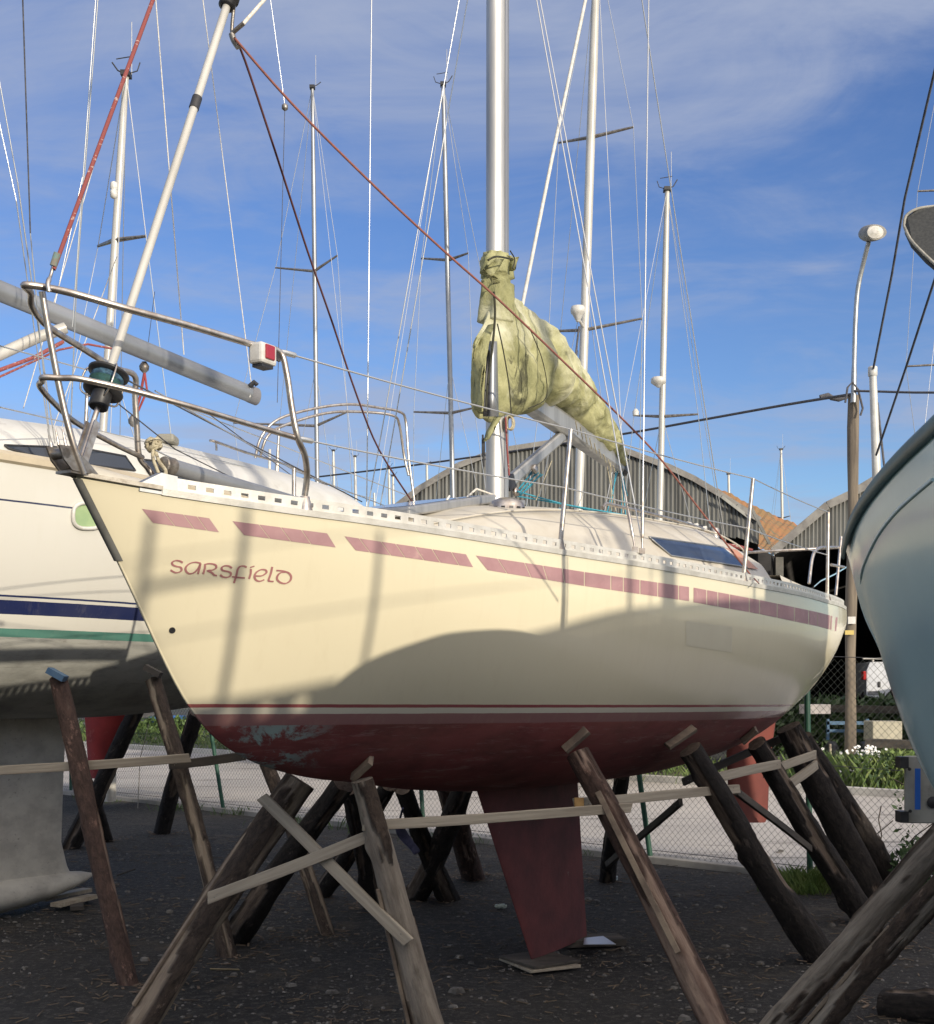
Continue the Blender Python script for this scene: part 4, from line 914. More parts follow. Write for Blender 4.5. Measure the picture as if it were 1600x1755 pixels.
# halyards at the mast foot
g = G(); g.tube([H.onb(866, 715, .1), H.onb(868, 760, .1), H.onb(872, 815, .1)], .006, 5); g.build('red_halyard', RWROPE, yacht)
g = G(); q = H.onb(872, 724, .1)
for k in range(4): g.tube([q + Vector((.022 * math.cos(a), .0 + k * .004, .04 * math.sin(a))) + H.u * .008 * k for a in [2 * math.pi * i / 12 for i in range(13)]], .005, 5, False)
g.build('rope_coil', BEIGEROPE, yacht)
g = G(); g.tube([H.onb(827, 745, .07), H.onb(829, 800, .07)], .006, 5); g.box(H.onb(828, 765, .07), (.02, .02, .09)); g.build('mast_cleat', BLACKP, yacht)

# coachroof, hatch, window, fittings on deck
cab = G(); cabin(cab, H, [1.55, 2.0, 2.6, 3.3, 4.2, 5.2, 5.8, 6.25], [.16, .38, .58, .70, .80, .84, .84, .82], [2.52, 2.62, 2.745, 2.82, 2.865, 2.89, 2.85, 2.68], crown=.09, tumble=.42); coach = cab.build('coachroof', DECKW, yacht, False)
def cab_hit(px, py):
    """sight line meets the sloping cabin side (approximation from its stations)"""
    best = None
    for k in range(400):
        t = 5 + k * .015; w_ = P(px, py, t); l = H.tolocal(w_)
        x = l.x; hwv = interp(x, [1.55, 2.0, 2.6, 3.3, 4.2, 5.2, 5.8, 6.25], [.16, .38, .58, .70, .80, .84, .84, .82]); z1 = interp(x, [1.55, 2.0, 2.6, 3.3, 4.2, 5.2, 5.8, 6.25], [2.52, 2.62, 2.745, 2.82, 2.865, 2.89, 2.85, 2.68])
        z0 = H.zs(x) - .02; hg = max(.01, z1 - .09 - z0); q_ = max(0, min(1, (z1 - .056 - l.z) / (hg + .034)))**(1 / .9); bb = hwv * .8 + hwv * .12 * min(1, q_ * 3) + .42 * hg * q_ + hwv * .08 * q_
        if -l.y < bb + .006: return w_
    return P(px, py, 9)
for (quad, m, nm) in (([(1112, 920), (1240, 938), (1280, 972), (1150, 952)], GLASSB, 'cabin_window'), ([(1240, 938), (1262, 942), (1300, 976), (1281, 973)], mat('faded_orange_trim', (.50, .24, .15), (.42, .26, .2), 9, .6), 'window_surround')):
    g = G(); rows = []
    for j in range(5):
        rows.append([cab_hit(*[(quad[0][i2] * (1 - f_) + quad[1][i2] * f_) * (1 - j / 4) + (quad[3][i2] * (1 - f_) + quad[2][i2] * f_) * j / 4 for i2 in (0, 1)]) for f_ in [k / 8 for k in range(9)]])
    g.grid(rows, False, True); win = g.build(nm, m, coach)
    if nm == 'cabin_window':
        g = G(); edge = rows[0] + [r_[-1] for r_ in rows[1:]] + list(reversed(rows[-1]))[1:] + [r_[0] for r_ in reversed(rows[:-1])]; g.tube(edge, .005, 5, False); g.build('window_trim', ALUG, win)
hz0 = 2.80
g = G(); hc = [(1.95, .36, 2.60), (2.92, .34, 2.79), (2.92, -.20, 2.79), (1.95, -.24, 2.60)]
g.add([Vector(q) for q in hc] + [Vector(q) + Vector((0, 0, .05)) for q in hc], [(0, 1, 2, 3), (7, 6, 5, 4)] + [(k, 4 + k, 4 + (k + 1) % 4, (k + 1) % 4) for k in range(4)]); hatch = g.build('deck_hatch', ALU, coach, False, bevel=.01)
g = G(); g.add([Vector((x, y, 2.652 + (x - 1.95) * .196)) for x, y in ((2.02, .30), (2.85, .28), (2.85, -.14), (2.02, -.18))], [(3, 2, 1, 0)]); g.build('hatch_pane', mat('hatch_pane_grey', (.16, .18, .20), None, rough=.1, coat=.5), hatch, False)
g = G(); q0 = H.onb(802, 872, .05); q1 = H.onb(868, 864, .05); g.bar(q0, q1, .26, .035); g.build('mast_step_plate', ALU, coach, bevel=.01)
for px, py, r_ in ((803, 862, .030), (818, 862, .03), (834, 859, .035)):
    g = G(); q = H.onb(px, py, .16); g.lathe(q, [(.6 * r_, -.03), (r_, -.03), (r_, .02), (.85 * r_, .025), (.8 * r_, .012)], 18, H.p + Vector((0, 0, .2))); g.build('line_sheave', BLACKP if px < 830 else ALUG, coach)
g = G(); q = H.onb(868, 880, .33); g.lathe(q, [(.125, -.012), (.125, 0), (.10, .004), (.10, .04), (.085, .065), (.05, .082), (.01, .088)], 28); vent = g.build('dome_vent', STEEL, coach)
for k in range(14):
    a = 2 * math.pi * k / 14; g = G(); g.box(q + Vector((.099 * math.cos(a), .099 * math.sin(a), .02)), (.02, .012, .018), Matrix.Rotation(a + math.pi / 2, 3, 'Z')); g.build('vent_slot', BLACKP, vent)
g = G()
for (x0, y0, x1, y1) in ((800, 852, 816, 838), (816, 838, 850, 850), (758, 868, 770, 850)): g.tube([H.onb(x0, y0, .1), H.onb(x1, y1, .1)], .006, 6)
g.build('mast_wiring', WHITEW, coach)
g = G()
for b_ in (.28, .36, -.3): g.tube([H.loc(x, b_, interp(x, [3.3, 4.2, 5.2, 5.8], [2.82, 2.855, 2.875, 2.84]) - .02) for x in (3.4, 3.8, 4.2, 4.7, 5.2, 5.6)], .006, 5)
g.build('halyard_lines', BLUEROPE, coach, False)
for b_ in (.55,):
    g = G(); pts = [H.loc(x, b_, interp(x, [3.3, 4.2, 5.2, 5.8], [2.82, 2.85, 2.865, 2.82]) + .02 + (.0 if x not in (3.6, 5.6) else -.03)) for x in (3.6, 3.65, 4.2, 4.8, 5.3, 5.55, 5.6)]; g.tube(pts, .011, 7); g.build('grab_rail', STEEL, coach, False)
for k in range(4):
    g = G(); g.lathe(H.loc(5.25 + .09 * k, .50, 2.89), [(.02, -.05), (.032, -.045), (.02, -.01), (.03, .01), (.03, .035), (.0, .05)], 12, (0, 1, .25)); g.build('clutch', (WHITEP, BLACKP)[k % 2], coach, False)
g = G(); g.lathe(H.loc(5.75, .5, 2.86), [(.045, -.03), (.035, .0), (.04, .05), (.03, .07)], 18); g.build('winch', STEEL, coach, False)
g = G()  # panel seams of the coachroof and side deck as raised beads
for xx in (3.9, 4.05): pass
# sprayhood-like red and white bundle at the companionway
g = G(); pts = arc([H.loc(5.9, -.3, 2.92), H.loc(6.05, .2, 2.90), H.loc(6.2, .65, 2.80)], 6); g.tube(pts, [.014 + .006 * math.sin(i * 2) for i in range(len(pts))], 10); g.build('folded_cloth', RWROPE, coach, False)
for fr_, nm_ in ((.80, 'roof_moulding'), (1.02, 'side_moulding')):
    g = G(); xs_ = [1.55, 2.0, 2.6, 3.3, 4.2, 5.2, 5.8, 6.25]; hw_ = [.16, .38, .58, .70, .80, .84, .84, .82]; zt_2 = [2.52, 2.62, 2.745, 2.82, 2.865, 2.89, 2.85, 2.68]
    pts = []
    for k in range(40):
        x = 1.8 + 4.3 * k / 39; w2 = interp(x, xs_, hw_); z1 = interp(x, xs_, zt_2); z0 = H.zs(x) - .02; hg = z1 - .09 - z0
        if fr_ < 1: pts.append(H.loc(x, w2 * .8, z1 - .056))
        else: pts.append(H.loc(x, w2 + .42 * hg * .93, z1 - .056 - (hg + .034) * .95**.9 + .004))
    g.tube(pts, .006, 6, False); g.build(nm_, DECKW, coach, False)
# cockpit coaming
g = G()
for side in (1, -1):
    rows = []
    for i in range(12):
        x = 6.2 + 1.5 * i / 11; w_ = .80 - .12 * i / 11; z = H.zs(x); rows.append([H.loc(x, side * (w_ + .12), z + .02), H.loc(x, side * (w_ + .06), z + .20 - .06 * i / 11), H.loc(x, side * (w_ - .05), z + .20 - .06 * i / 11), H.loc(x, side * (w_ - .06), z)])
    g.grid(rows, False, side > 0)
g.build('cockpit_coaming', DECKW, yacht, False)

# pulpit
def tubeL(pts, r_, name, m=STEEL, n=10, parent=yacht, k=6, cap=True):
    g = G(); g.tube(arc([H.loc(*q) for q in pts], k), r_, n, cap); return g.build(name, m, parent, False)
pul = empty('pulpit', (0, 0, 0)); pul.parent = yacht; XF[pul.name] = XF[yacht.name]; 
def wb(px, py, b_): l = H.tolocal(H.onb(px, py, b_)); return (l.x, -l.y, l.z)
top = [wb(510, 750, .44), wb(500, 700, .43), wb(491, 640, .42), wb(478, 603, .40), wb(430, 590, .375), wb(330, 560, .30), wb(220, 530, .215), wb(140, 507, .13), wb(85, 494, .05)]
tip = (top[-1][0] - .07, -.0, top[-1][2] + .0)
stb = [(q[0], -q[1], q[2]) for q in top]
tubeL([wb(522, 850, .375), wb(526, 815, .395), wb(522, 780, .43)] + top + [tip] + list(reversed(stb)) + [(wb(522, 780, .43)[0], -.43, wb(522, 780, .43)[2]), (wb(522, 850, .375)[0], -.375, wb(522, 850, .375)[2])], .0135, 'top_rail', parent=pul)
mid = [wb(512, 752, .435), wb(430, 728, .38), wb(320, 695, .30), wb(220, 668, .20), wb(140, 650, .11), wb(105, 648, .05)]
tubeL(mid + [(mid[-1][0] - .04, 0, mid[-1][2])] + [(q[0], -q[1], q[2]) for q in reversed(mid)], .0115, 'mid_rail', parent=pul)
lg = [wb(72, 500, .03), wb(82, 560, .03), wb(105, 680, .035), wb(125, 760, .045), wb(143, 812, .045)]
tubeL(lg, .0125, 'front_leg', parent=pul); 
for side in (1,-1):
    q = wb(522, 852, .375); g = G(); g.lathe(H.loc(q[0], side * .375, H.zs(q[0]) + .005), [(.035, 0), (.03, .03), (.02, .06)], 14); g.build('base_socket', STEEL, pul, False)
# red port light
rl = H.onb(450, 606, .40); g = G(); g.box(rl + Vector((0, 0, -.005)), (.10, .07, .085), Matrix.Rotation(R(60), 3, 'Z')); lt = g.build('navigation_light', WHITEP, yacht, bevel=.012)
g = G(); q = rl + H.p * .037 - H.u * .0; g.box(q, (.055, .012, .058), Matrix.Rotation(R(60), 3, 'Z')); g.build('red_lens', mat('red_lens', (.34, .02, .03), rough=.15, coat=.5), lt, bevel=.004)
g = G(); g.box(rl + Vector((0, 0, -.052)), (.07, .05, .015), Matrix.Rotation(R(60), 3, 'Z')); g.bar(rl + H.u * .04 + Vector((0, 0, .02)), rl + H.u * .11 + Vector((0, 0, .015)), .01, .05); g.build('light_base', BLACKP, lt)
# stanchions and lifelines
SP = [(978, 736, 968, 932), (1290, 820, 1281, 984), (1419, 878, 1424, 1012)]
tops = []; mids = []
for (x0, y0, x1, y1) in SP:
    w1, _ = H.hit(x1, y1 + 8, 0); l = H.tolocal(w1); bb = -l.y - .03; a = H.loc(l.x, bb, H.zs(l.x)); bw = H.wld(l.x, bb, H.zs(l.x)); Yb = bw.y
    tt = P(x0, y0, Yb); tl_ = H.tolocal(tt); tops.append(tt); mids.append(bw.lerp(tt, .52))
    st = empty('stanchion', (0, 0, 0)); st.parent = yacht; XF[st.name] = XF[yacht.name]
    g = G(); g.tube([bw, tt], [.0135, .0115], 10); g.build('tube', STEEL, st)
    g = G(); g.lathe(bw, [(.032, 0), (.024, .03), (.018, .06)], 12); g.build('socket', STEELD, st)
    # starboard twin
    st = empty('stanchion', (0, 0, 0)); st.parent = yacht; XF[st.name] = XF[yacht.name]; g = G(); b2 = H.loc(l.x, -bb, H.zs(l.x)); g.tube([b2, b2 + Vector((0, 0, .56))], .012, 8); g.build('tube', STEEL, st, False)
pt_ = H.onb(482, 603, .40); pm_ = H.onb(513, 752, .435)
for nm, a0, lst in (('upper_lifeline', pt_, tops), ('lower_lifeline', pm_, mids)):
    g = G(); pp = [a0] + lst
    for a, b_ in zip(pp[:-1], pp[1:]): g.tube(catenary(a, b_, .008, 6), .0038, 6, False)
    g.lathe(a0.lerp(lst[0], .02), [(.009, -.04), (.012, -.02), (.012, .03), (.006, .04)], 8, lst[0] - a0); g.build(nm, WIRE, yacht)
for z, z1 in ((.55, 'upper_lifeline'), (.29, 'lower_lifeline')):
    g = G(); xs = [.75] + [H.tolocal(q).x for q in tops]
    g.tube([H.loc(x, -(H.bs(x) - .03), H.zs(x) + z) for x in xs], .0035, 5, False); g.build(z1, WIRE, yacht, False)
# pushpit
g = G(); g.tube(arc([wb(1386, 1000, 1.0), wb(1392, 955, 1.0), wb(1402, 940, 1.0), wb(1420, 938, .98), wb(1440, 938, .8), wb(1446, 936, .3), wb(1450, 936, -.3)], 6), .0125, 8); g.tube([wb(1432, 1020, .9), wb(1440, 930, .9)], .0125, 8); g.tube([H.loc(7.6, -.6, 2.44), H.loc(7.65, -.6, 3.0)], .0125, 8)
g.v = [Vector((q.x, q.y if abs(q.y) > 1.2 or True else q.y, q.z)) for q in g.v]
# wb() gives (x, port, z): turn into local coordinates
g2 = G()
for pts in ([(1386, 1000, 1.0), (1392, 955, 1.0), (1402, 940, 1.0), (1420, 938, .98), (1440, 938, .85)], [(1432, 1020, .9), (1441, 920, .9)], [(1424, 968, 1.0), (1446, 972, .8)]):
    g2.tube(arc([H.onb(*q) for q in pts], 6), .0125, 8)
g2.tube(arc([H.onb(1440, 938, .85), H.wld(7.75, .3, 2.95), H.wld(7.75, -.5, 2.95), H.wld(7.1, -.95, 2.95), H.wld(6.8, -1.0, 2.45)], 6), .0125, 8)
g2.build('pushpit', STEEL, yacht)
# shrouds
def wire(a, b_, r_, name, m=WIRE, parent=yacht): g = G(); g.tube([a, b_], r_, 6, False); return g.build(name, m, parent)
for side in (1, -1):
    cp = H.wld(3.42 if side < 0 else 3.38, side * 1.03, 2.45); cp2 = H.wld(3.26, side * 1.0, 2.45)
    if side > 0: cp, cp2 = H.onb(1100, 944, 1.03), H.onb(1088, 942, 1.0)
    sp = H.wld(3.38, side * .95, 6.96); sh = wire(cp, sp, .0045, 'cap_shroud'); wire(sp, mh, .0045, 'upper_shroud'); wire(cp2, H.wld(3.3, side * .07, 6.8), .004, 'lower_shroud'); wire(cp + H.u * .02, H.wld(3.36, side * .07, 6.75), .004, 'lower_shroud')
    for q, tgt in ((cp, sp), (cp2, H.wld(3.3, side * .07, 6.8))):
        d = (tgt - q).normalized(); g = G(); g.tube([q, q + d * .07], .006, 6); g.lathe(q + d * .07, [(.008, 0), (.010, .01), (.010, .13), (.007, .15)], 8, d); g.tube([q + d * .2, q + d * .33], .006, 6); g.box(q, (.03, .02, .03)); g.build('turnbuckle', STEEL, yacht)
wire(H.wld(7.75, 0, 2.5), mh + Vector((.1, .1, 0)), .0045, 'backstay'); 
# sheets and ropes at the forestay
rk = H.onb(397, 58, 0); q0 = FS(.262)
g = G(); g.tube(arc([q0 + H.p * .03, rk + Vector((0, 0, .01)), rk + Vector((.02, 0, -.04))], 4), .008, 6); g.tube(arc([rk, rk + Vector((.01, 0, -.03)), rk + Vector((.03, 0, -.06))], 4), .014, 8); g.build('sheet_shackle', STEELD, yacht)
sa = [P(x, y, Y) for x, y, Y in ((402, 66, 5.55), (500, 178, 5.75), (640, 318, 6.0), (760, 430, 6.25), (850, 510, 6.5), (960, 615, 6.85), (1060, 712, 7.25), (1130, 785, 7.55), (1190, 862, 7.85), (1283, 982, 8.1))]
g = G(); g.tube(arc(sa, 4), .0058, 7, False); g.build('jib_sheet', REDROPE, yacht)
g = G(); g.tube(arc([H.onb(1283, 982, 1.1), H.onb(1300, 1000, 1.3)], 3), .004, 5, False); g.build('sheet_tail', REDROPE, yacht)
sb = [P(x, y, Y) for x, y, Y in ((402, 66, 5.55), (420, 105, 5.7), (470, 255, 6.0), (525, 425, 6.5), (570, 555, 6.9), (612, 680, 7.3), (650, 772, 7.7), (706, 860, 8.1))]
g = G(); g.tube(arc(sb, 4), .0055, 7, False); g.build('jib_sheet', mat('dark_red_sheet', (.14, .05, .045), (.1, .04, .04), 30, .9), yacht)
g = G(); g.tube([rk, P(418, 40, 5.55)], .010, 7); g.build('sheet_eye', STEELD, yacht)
g = G(); g.tube([P(416, 42, 5.55), P(460, -8, 5.7), H.wld(3.2, 0, 9.5)], .0085, 7, False); g.build('spare_halyard', WHITEW, yacht)
g = G(); g.tube([P(92, 462, 4.62), P(262, 0, 4.9), P(560, -800, 6.), mh], .008, 7, False); g.build('spare_halyard', RWROPE, yacht)
g = G(); g.tube([P(98, 434, 4.62), P(91, 456, 4.62)], .013, 8); g.build('halyard_whipping', mat('teal_whipping', (.16, .26, .24), (.22, .2, .16), 40, .8), yacht)
g = G(); g.tube(arc([P(91, 456, 4.62), P(87, 472, 4.62), P(82, 486, 4.6), P(84, 500, 4.6)], 4), [.006] * 6 + [.009] * 7, 6); g.build('halyard_shackle', STEEL, yacht)
# knotted rope by the pulpit's starboard foot
g = G(); kc = P(263, 762, 5.75)
for k in range(5):
    ax = Vector((random.gauss(0, 1), random.gauss(0, 1), random.gauss(0, 1))).normalized(); e = ax.orthogonal().normalized(); f_ = ax.cross(e); g.tube([kc + (e * math.cos(t) + f_ * math.sin(t)) * .033 + ax * .01 * math.sin(3 * t) for t in [2 * math.pi * i / 14 for i in range(15)]], .0085, 6, False)
g.tube(arc([kc, P(272, 790, 5.7), P(284, 808, 5.65), P(278, 822, 5.6)], 5), .009, 6); g.tube(arc([kc, P(262, 785, 5.7), P(272, 812, 5.65)], 5), .008, 6); g.build('mooring_rope', BEIGEROPE, yacht)
g = G(); g.tube(catenary(P(215, 650, 5.5), P(620, 860, 9), .0, 4), .004, 5, False); g.tube([P(200, 690, 5.2), P(300, 770, 5.9), P(460, 850, 6.6)], .003, 5, False); g.build('furling_control_line', WIRED, yacht)

# spinnaker pole on the foredeck: rests on deck, a thing of its own
pa, pb = P(292, 799, 5.75), P(520, 866, 6.75)
sp_ = empty('spinnaker_pole', pa, 0, 'fat grey spinnaker pole lying on the foredeck of the cream yacht', 'spinnaker pole')
g = G(); g.tube([pa, pb, pb.lerp(pa, -.25)], .036, 14); g.build('tube', ALUG, sp_)
g = G(); d = (pb - pa).normalized(); g.lathe(pa - d * .0, [(.03, -.05), (.036, -.045), (.026, -.03), (.038, -.01), (.04, .012)], 18, d); g.build('end_fitting', STEELD, sp_)

# ------------------------------------------------------------------ THE WHITE YACHT ON THE LEFT
HL = Hull((-5.95, 5.71), R(60), 9.8, [0, .5, 1.5, 3, 4.6, 6.2, 8, 9.8], [.004, .28, .74, 1.2, 1.5, 1.55, 1.4, 1.1], [0, 2, 5, 9.8], [3.42, 3.28, 3.22, 3.2],
          [0, 1.0, 1.6, 2.4, 3.6, 5.5, 7.2, 8.6, 9.8], [3.4, 2.12, 1.85, 1.66, 1.52, 1.50, 1.62, 1.9, 2.3])
ly = empty('sailing_yacht', (-5.95, 5.71, 0), R(60), 'white sailing yacht with a navy stripe, bulb keel and grey boom at the left edge', 'sailing yacht')
LM = hull_mat('white_hull', 2.08, 0.0, [(0.0, (.10, .26, .21)), (.055, (.70, .68, .6)), (.145, (.018, .026, .085)), (.235, (.60, .585, .525)), (.255, (.02, .03, .09)), (.268, (.60, .585, .525)), (.86, (.03, .035, .08)), (.872, (.60, .585, .525))], (.42, .42, .38), (.16, .15, .13), .2, streak=(.5, .47, .38), coat=.4, scuff=.12)
g = G(); HL.mesh(g, 70, 30); g.build('hull', LM, ly, False)
g = G(); HL.deck(g, .06); g.build('deck', DECKW2, ly, False)
g = G(); rows = []
for i in range(60):
    x = .05 + 9.7 * i / 59; z = HL.zs(x); b_ = HL.bs(x); rows.append([HL.loc(x, b_ + .0, z - .055), HL.loc(x, b_ + .022, z - .04), HL.loc(x, b_ + .022, z - .0), HL.loc(x, b_ - .02, z + .03), HL.loc(x, b_ - .05, z + .012)])
g.grid(rows, False, False); g.build('rubbing_strake', mat('beige_strake', (.50, .43, .31), (.42, .36, .26), 6, .6), ly, False)
CX, CW, CZ = [1.6, 2.6, 4.2, 6.0, 8.2, 9.0], [.3, .7, .95, 1.02, .95, .85], [3.34, 3.52, 3.68, 3.76, 3.72, 3.42]
g = G(); cabin(g, HL, CX, CW, CZ, crown=.09, tumble=.3); lc = g.build('coachroof', DECKW2, ly, False)
def lcab_hit(px, py):
    for k in range(700):
        t = 6.5 + k * .012; w_ = P(px, py, t); l = HL.tolocal(w_); x = l.x; hwv = interp(x, CX, CW); z1 = interp(x, CX, CZ)
        z0 = HL.zs(x) - .02; hg = max(.01, z1 - .09 - z0); q_ = max(0, min(1, (z1 - .056 - l.z) / (hg + .034)))**(1 / .9); bb = hwv * .8 + hwv * .12 * min(1, q_ * 3) + .3 * hg * q_ + hwv * .08 * q_
        if -l.y < bb + .008: return w_
    return P(px, py, 11)
for quad in ([(8, 763), (140, 768), (215, 782), (232, 806), (150, 797), (60, 783), (14, 768)], [(248, 788), (268, 790), (330, 822), (330, 835), (262, 822), (252, 806)]):
    cx_ = sum(a for a, _ in quad) / len(quad); cy_ = sum(b_ for _, b_ in quad) / len(quad); vs_ = [lcab_hit(a, b_) for a, b_ in quad]; g = G(); g.add(vs_ + [lcab_hit(cx_, cy_)], [(k, len(vs_), (k + 1) % len(vs_)) for k in range(len(vs_))]); win = g.build('cabin_window', GLASSD, lc)
    g = G(); g.tube(vs_ + [vs_[0]], .008, 5, False); g.build('window_trim', BLACKP, win)
# oval hull window
g = G(); pts = [(150 + 26 * math.copysign(abs(math.cos(t))**.7, math.cos(t)), 884 + 22 * math.copysign(abs(math.sin(t))**.7, math.sin(t))) for t in [2 * math.pi * k / 24 for k in range(24)]]
ring = [HL.hit(a, b_, .008)[0] for a, b_ in pts]; cc = HL.hit(150, 884, .004)[0]
g.tube(ring + [ring[0]], .014, 8, False); fr = g.build('hull_window', WHITEP, ly)
g = G(); inr = [HL.hit(a, b_, .006)[0] for a, b_ in pts]; g.add(inr + [cc], [(k, (k + 1) % 24, 24) for k in range(24)]); g.build('pane', mat('pale_green_pane', (.33, .44, .22), (.27, .38, .19), 5, .2, coat=.4), fr)
# keel with bulb
g = G(); rows = []
for z, x0, x1 in ((1.62, 3.9, 5.42), (1.0, 4.0, 5.38), (.5, 4.1, 5.36), (.3, 4.0, 5.42), (.16, 3.9, 5.5)):
    rows.append([Vector((x0 + (x1 - x0) * (.5 - .5 * math.cos(2 * math.pi * k / 24)), .09 * math.sin(2 * math.pi * k / 24), z)) for k in range(24)])
g.rings(rows); kl = g.build('keel', KEELG, ly, False)
g = G(); rows = []
for i in range(15):
    t = i / 14; x = 3.5 + 2.22 * t; rr = .25 * math.sin(math.pi * min(1, t * 1.0 + .0))**.6 * (1 - .25 * t) + .004; zc = .15 + .05 * t**3
    rows.append([Vector((x, rr * math.cos(a), zc + rr * .62 * math.sin(a) + (.0))) for a in [2 * math.pi * k / 20 for k in range(20)]])
g.rings(rows); g.build('keel_bulb', KEELG, kl, False)
# boom, mast off to the left, topping lifts, lifelines
g = G(); ba, bb_ = P(432, 677, 12.3), P(0, 499, 9.85); bc = bb_ + (bb_ - ba).normalized() * 1.1; bdir = (ba - bb_).normalized(); bup = HL.p.cross(bdir); bup = bup if bup.z > 0 else -bup
g.rings([[q + HL.p * (.06 * math.cos(t)) + bup * (.083 * math.sin(t)) for t in [2 * math.pi * k / 18 for k in range(18)]] for q in (bc, bb_, ba)]); lb = g.build('boom', ALUG, ly)
g = G(); g.rings([[q + HL.p * (.062 * math.cos(t)) + bup * (.086 * math.sin(t)) for t in [2 * math.pi * k / 18 for k in range(18)]] for q in (ba - bdir * .05, ba + bdir * .06)]); g.build('boom_end', mat('boom_end_grey', (.18, .18, .19)), lb)
g = G(); g.box(P(424, 673, 12.2), (.06, .01, .09)); g.build('sticker', WHITEP, lb)
g = G(); g.tube([P(428, 662, 12.2), P(436, 655, 12.2), P(440, 660, 12.2)], .025, 6); g.build('boom_fitting', BLACKP, lb)
lm0 = bc - bdir * .1; g = G(); g.tube([Vector((lm0.x, lm0.y, 3.6)), Vector((lm0.x, lm0.y, 15.))], .09, 16); g.build('mast', ALUG, ly)
LW = [((340, -60, 11.5), (431, 662, 12.2), .006, WHITEW), ((262, -60, 11.), (315, 608, 11.5), .007, WHITEW), ((172, -60, 8.6), (132, 470, 9.), .006, WIRE), ((132, 470, 9.), (118, 800, 9.3), .006, WIRE), ((168, -60, 8.6), (124, 560, 8.9), .005, WIRE), ((37, -60, 8.), (52, 400, 8.5), .006, WIRED), ((52, 400, 8.5), (90, 800, 8.9), .005, WIRE),
      ((-8, 100, 8.2), (30, 312, 8.4), .005, WIRE), ((30, 312, 8.4), (94, 760, 8.9), .006, WIRE), ((-10, 170, 8.2), (28, 345, 8.3), .005, WIRE), ((28, 345, 8.3), (84, 745, 8.8), .005, WIRE), ((185, 200, 12.), (40, 700, 12.), .006, WHITEW), ((142, 300, 12), (90, 540, 12.), .006, WIRE), ((200, 440, 12.5), (85, 750, 12.5), .006, WHITEW),
      ((458, -40, 14.), (488, 182, 14.2), .006, WIRE), ((488, 182, 14.2), (475, 690, 14.), .005, WIRED), ((265, 500, 13), (250, 620, 13), .004, WIRED)]
for (a, b_, r_, m) in LW: wire(P(*a), P(*b_), r_ * .8, 'rigging_wire', m, ly)
g = G(); g.lathe(P(488, 184, 14.2), [(.01, -.04), (.035, -.02), (.035, .02), (.01, .04)], 10); g.build('block', STEELD, ly)
for (x0, y0, x1, y1, r_, m, Y0, Y1) in ((0, 593, 160, 637, .005, WIRE, 8.1, 9.0), (0, 698, 130, 728, .005, WIRE, 8.1, 9.0), (160, 637, 700, 850, .005, WIRE, 9.0, 13.6), (130, 728, 640, 855, .004, WIRE, 9., 13.4), (345, 700, 560, 860, .004, WIRED, 10, 13)):
    wire(P(x0, y0, Y0), P(x1, y1, Y1), r_, 'lifeline', m, ly)
g = G(); g.tube([P(-5, 636, 9.5), P(60, 612, 9.8), P(108, 586, 10)], .016, 6); g.tube([P(-5, 648, 9.5), P(100, 600, 10), P(150, 590, 10), P(205, 600, 10.5)], .009, 6); g.build('boom_preventer', RWROPE, ly)
g = G(); g.tube([P(-10, 612, 9.6), P(60, 580, 9.9), P(112, 562, 10.)], .045, 10); g.build('spray_pole', ALUW, ly)
g = G(); g.tube([P(250, 625, 11.2), P(240, 680, 11.2), P(225, 730, 11.2)], .012, 6); g.tube([P(246, 625, 11.2), P(252, 670, 11.2), P(232, 715, 11.2)], .010, 6); g.build('mainsheet', mat('red_line', (.36, .06, .05), (.26, .05, .05), 30, .85), ly)
for q in ((247, 630), (228, 722)):
    g = G(); g.lathe(P(q[0], q[1], 11.2), [(.01, -.05), (.04, -.02), (.045, .01), (.02, .05)], 12); g.build('block', STEELD, ly)
for (x0, y0, x1, y1, Y) in ((462, 770, 461, 832, 12.6), (150, 655, 143, 800, 9.4), (478, 742, 474, 835, 13.2)):
    g = G(); g.tube([P(x0, y0, Y), P(x1, y1 + 12, Y)], .014, 8); g.build('stanchion', WHITEP if x0 == 462 else STEEL, ly)
for px in (88, 101, 113):
    g = G(); g.tube([P(px - 6, 735, 8.9), P(px, 765, 8.9), P(px + 1, 805, 8.9)], [.006, .012, .008], 8); g.build('turnbuckle', STEEL, ly)
# bimini frame
g = G(); g.tube(arc([P(x, y, Y) for x, y, Y in ((437, 785, 12.4), (448, 748, 12.4), (478, 718, 12.5), (540, 700, 12.8), (600, 693, 13.1), (650, 699, 13.4), (685, 706, 13.6), (695, 722, 13.7), (700, 785, 13.7), (711, 868, 13.7))], 5), .014, 8, False)
g.tube(arc([P(x, y, Y) for x, y, Y in ((445, 785, 12.5), (458, 748, 12.5), (490, 728, 12.7), (560, 708, 13.), (620, 706, 13.3), (672, 712, 13.5), (684, 728, 13.6), (692, 780, 13.7), (700, 815, 13.7))], 5), .014, 8, False)
g.tube([P(478, 735, 12.6), P(472, 835, 12.6)], .012, 6, False); g.build('canopy_frame', STEEL, ly)
g = G(); g.tube(arc([P(x, y, Y) for x, y, Y in ((360, 755, 10.6), (372, 758, 10.6), (420, 775, 11), (500, 800, 12), (560, 832, 12.8))], 5), .012, 6, False); g.tube([P(370, 758, 10.7), P(371, 772, 10.7)], .01, 6); g.build('grab_rail', STEEL, ly)
g = G(); g.box(P(288, 754, 10.4), (.14, .2, .07)); g.build('deck_ventilator', mat('vent_grey', (.25, .24, .2)), ly, bevel=.02)

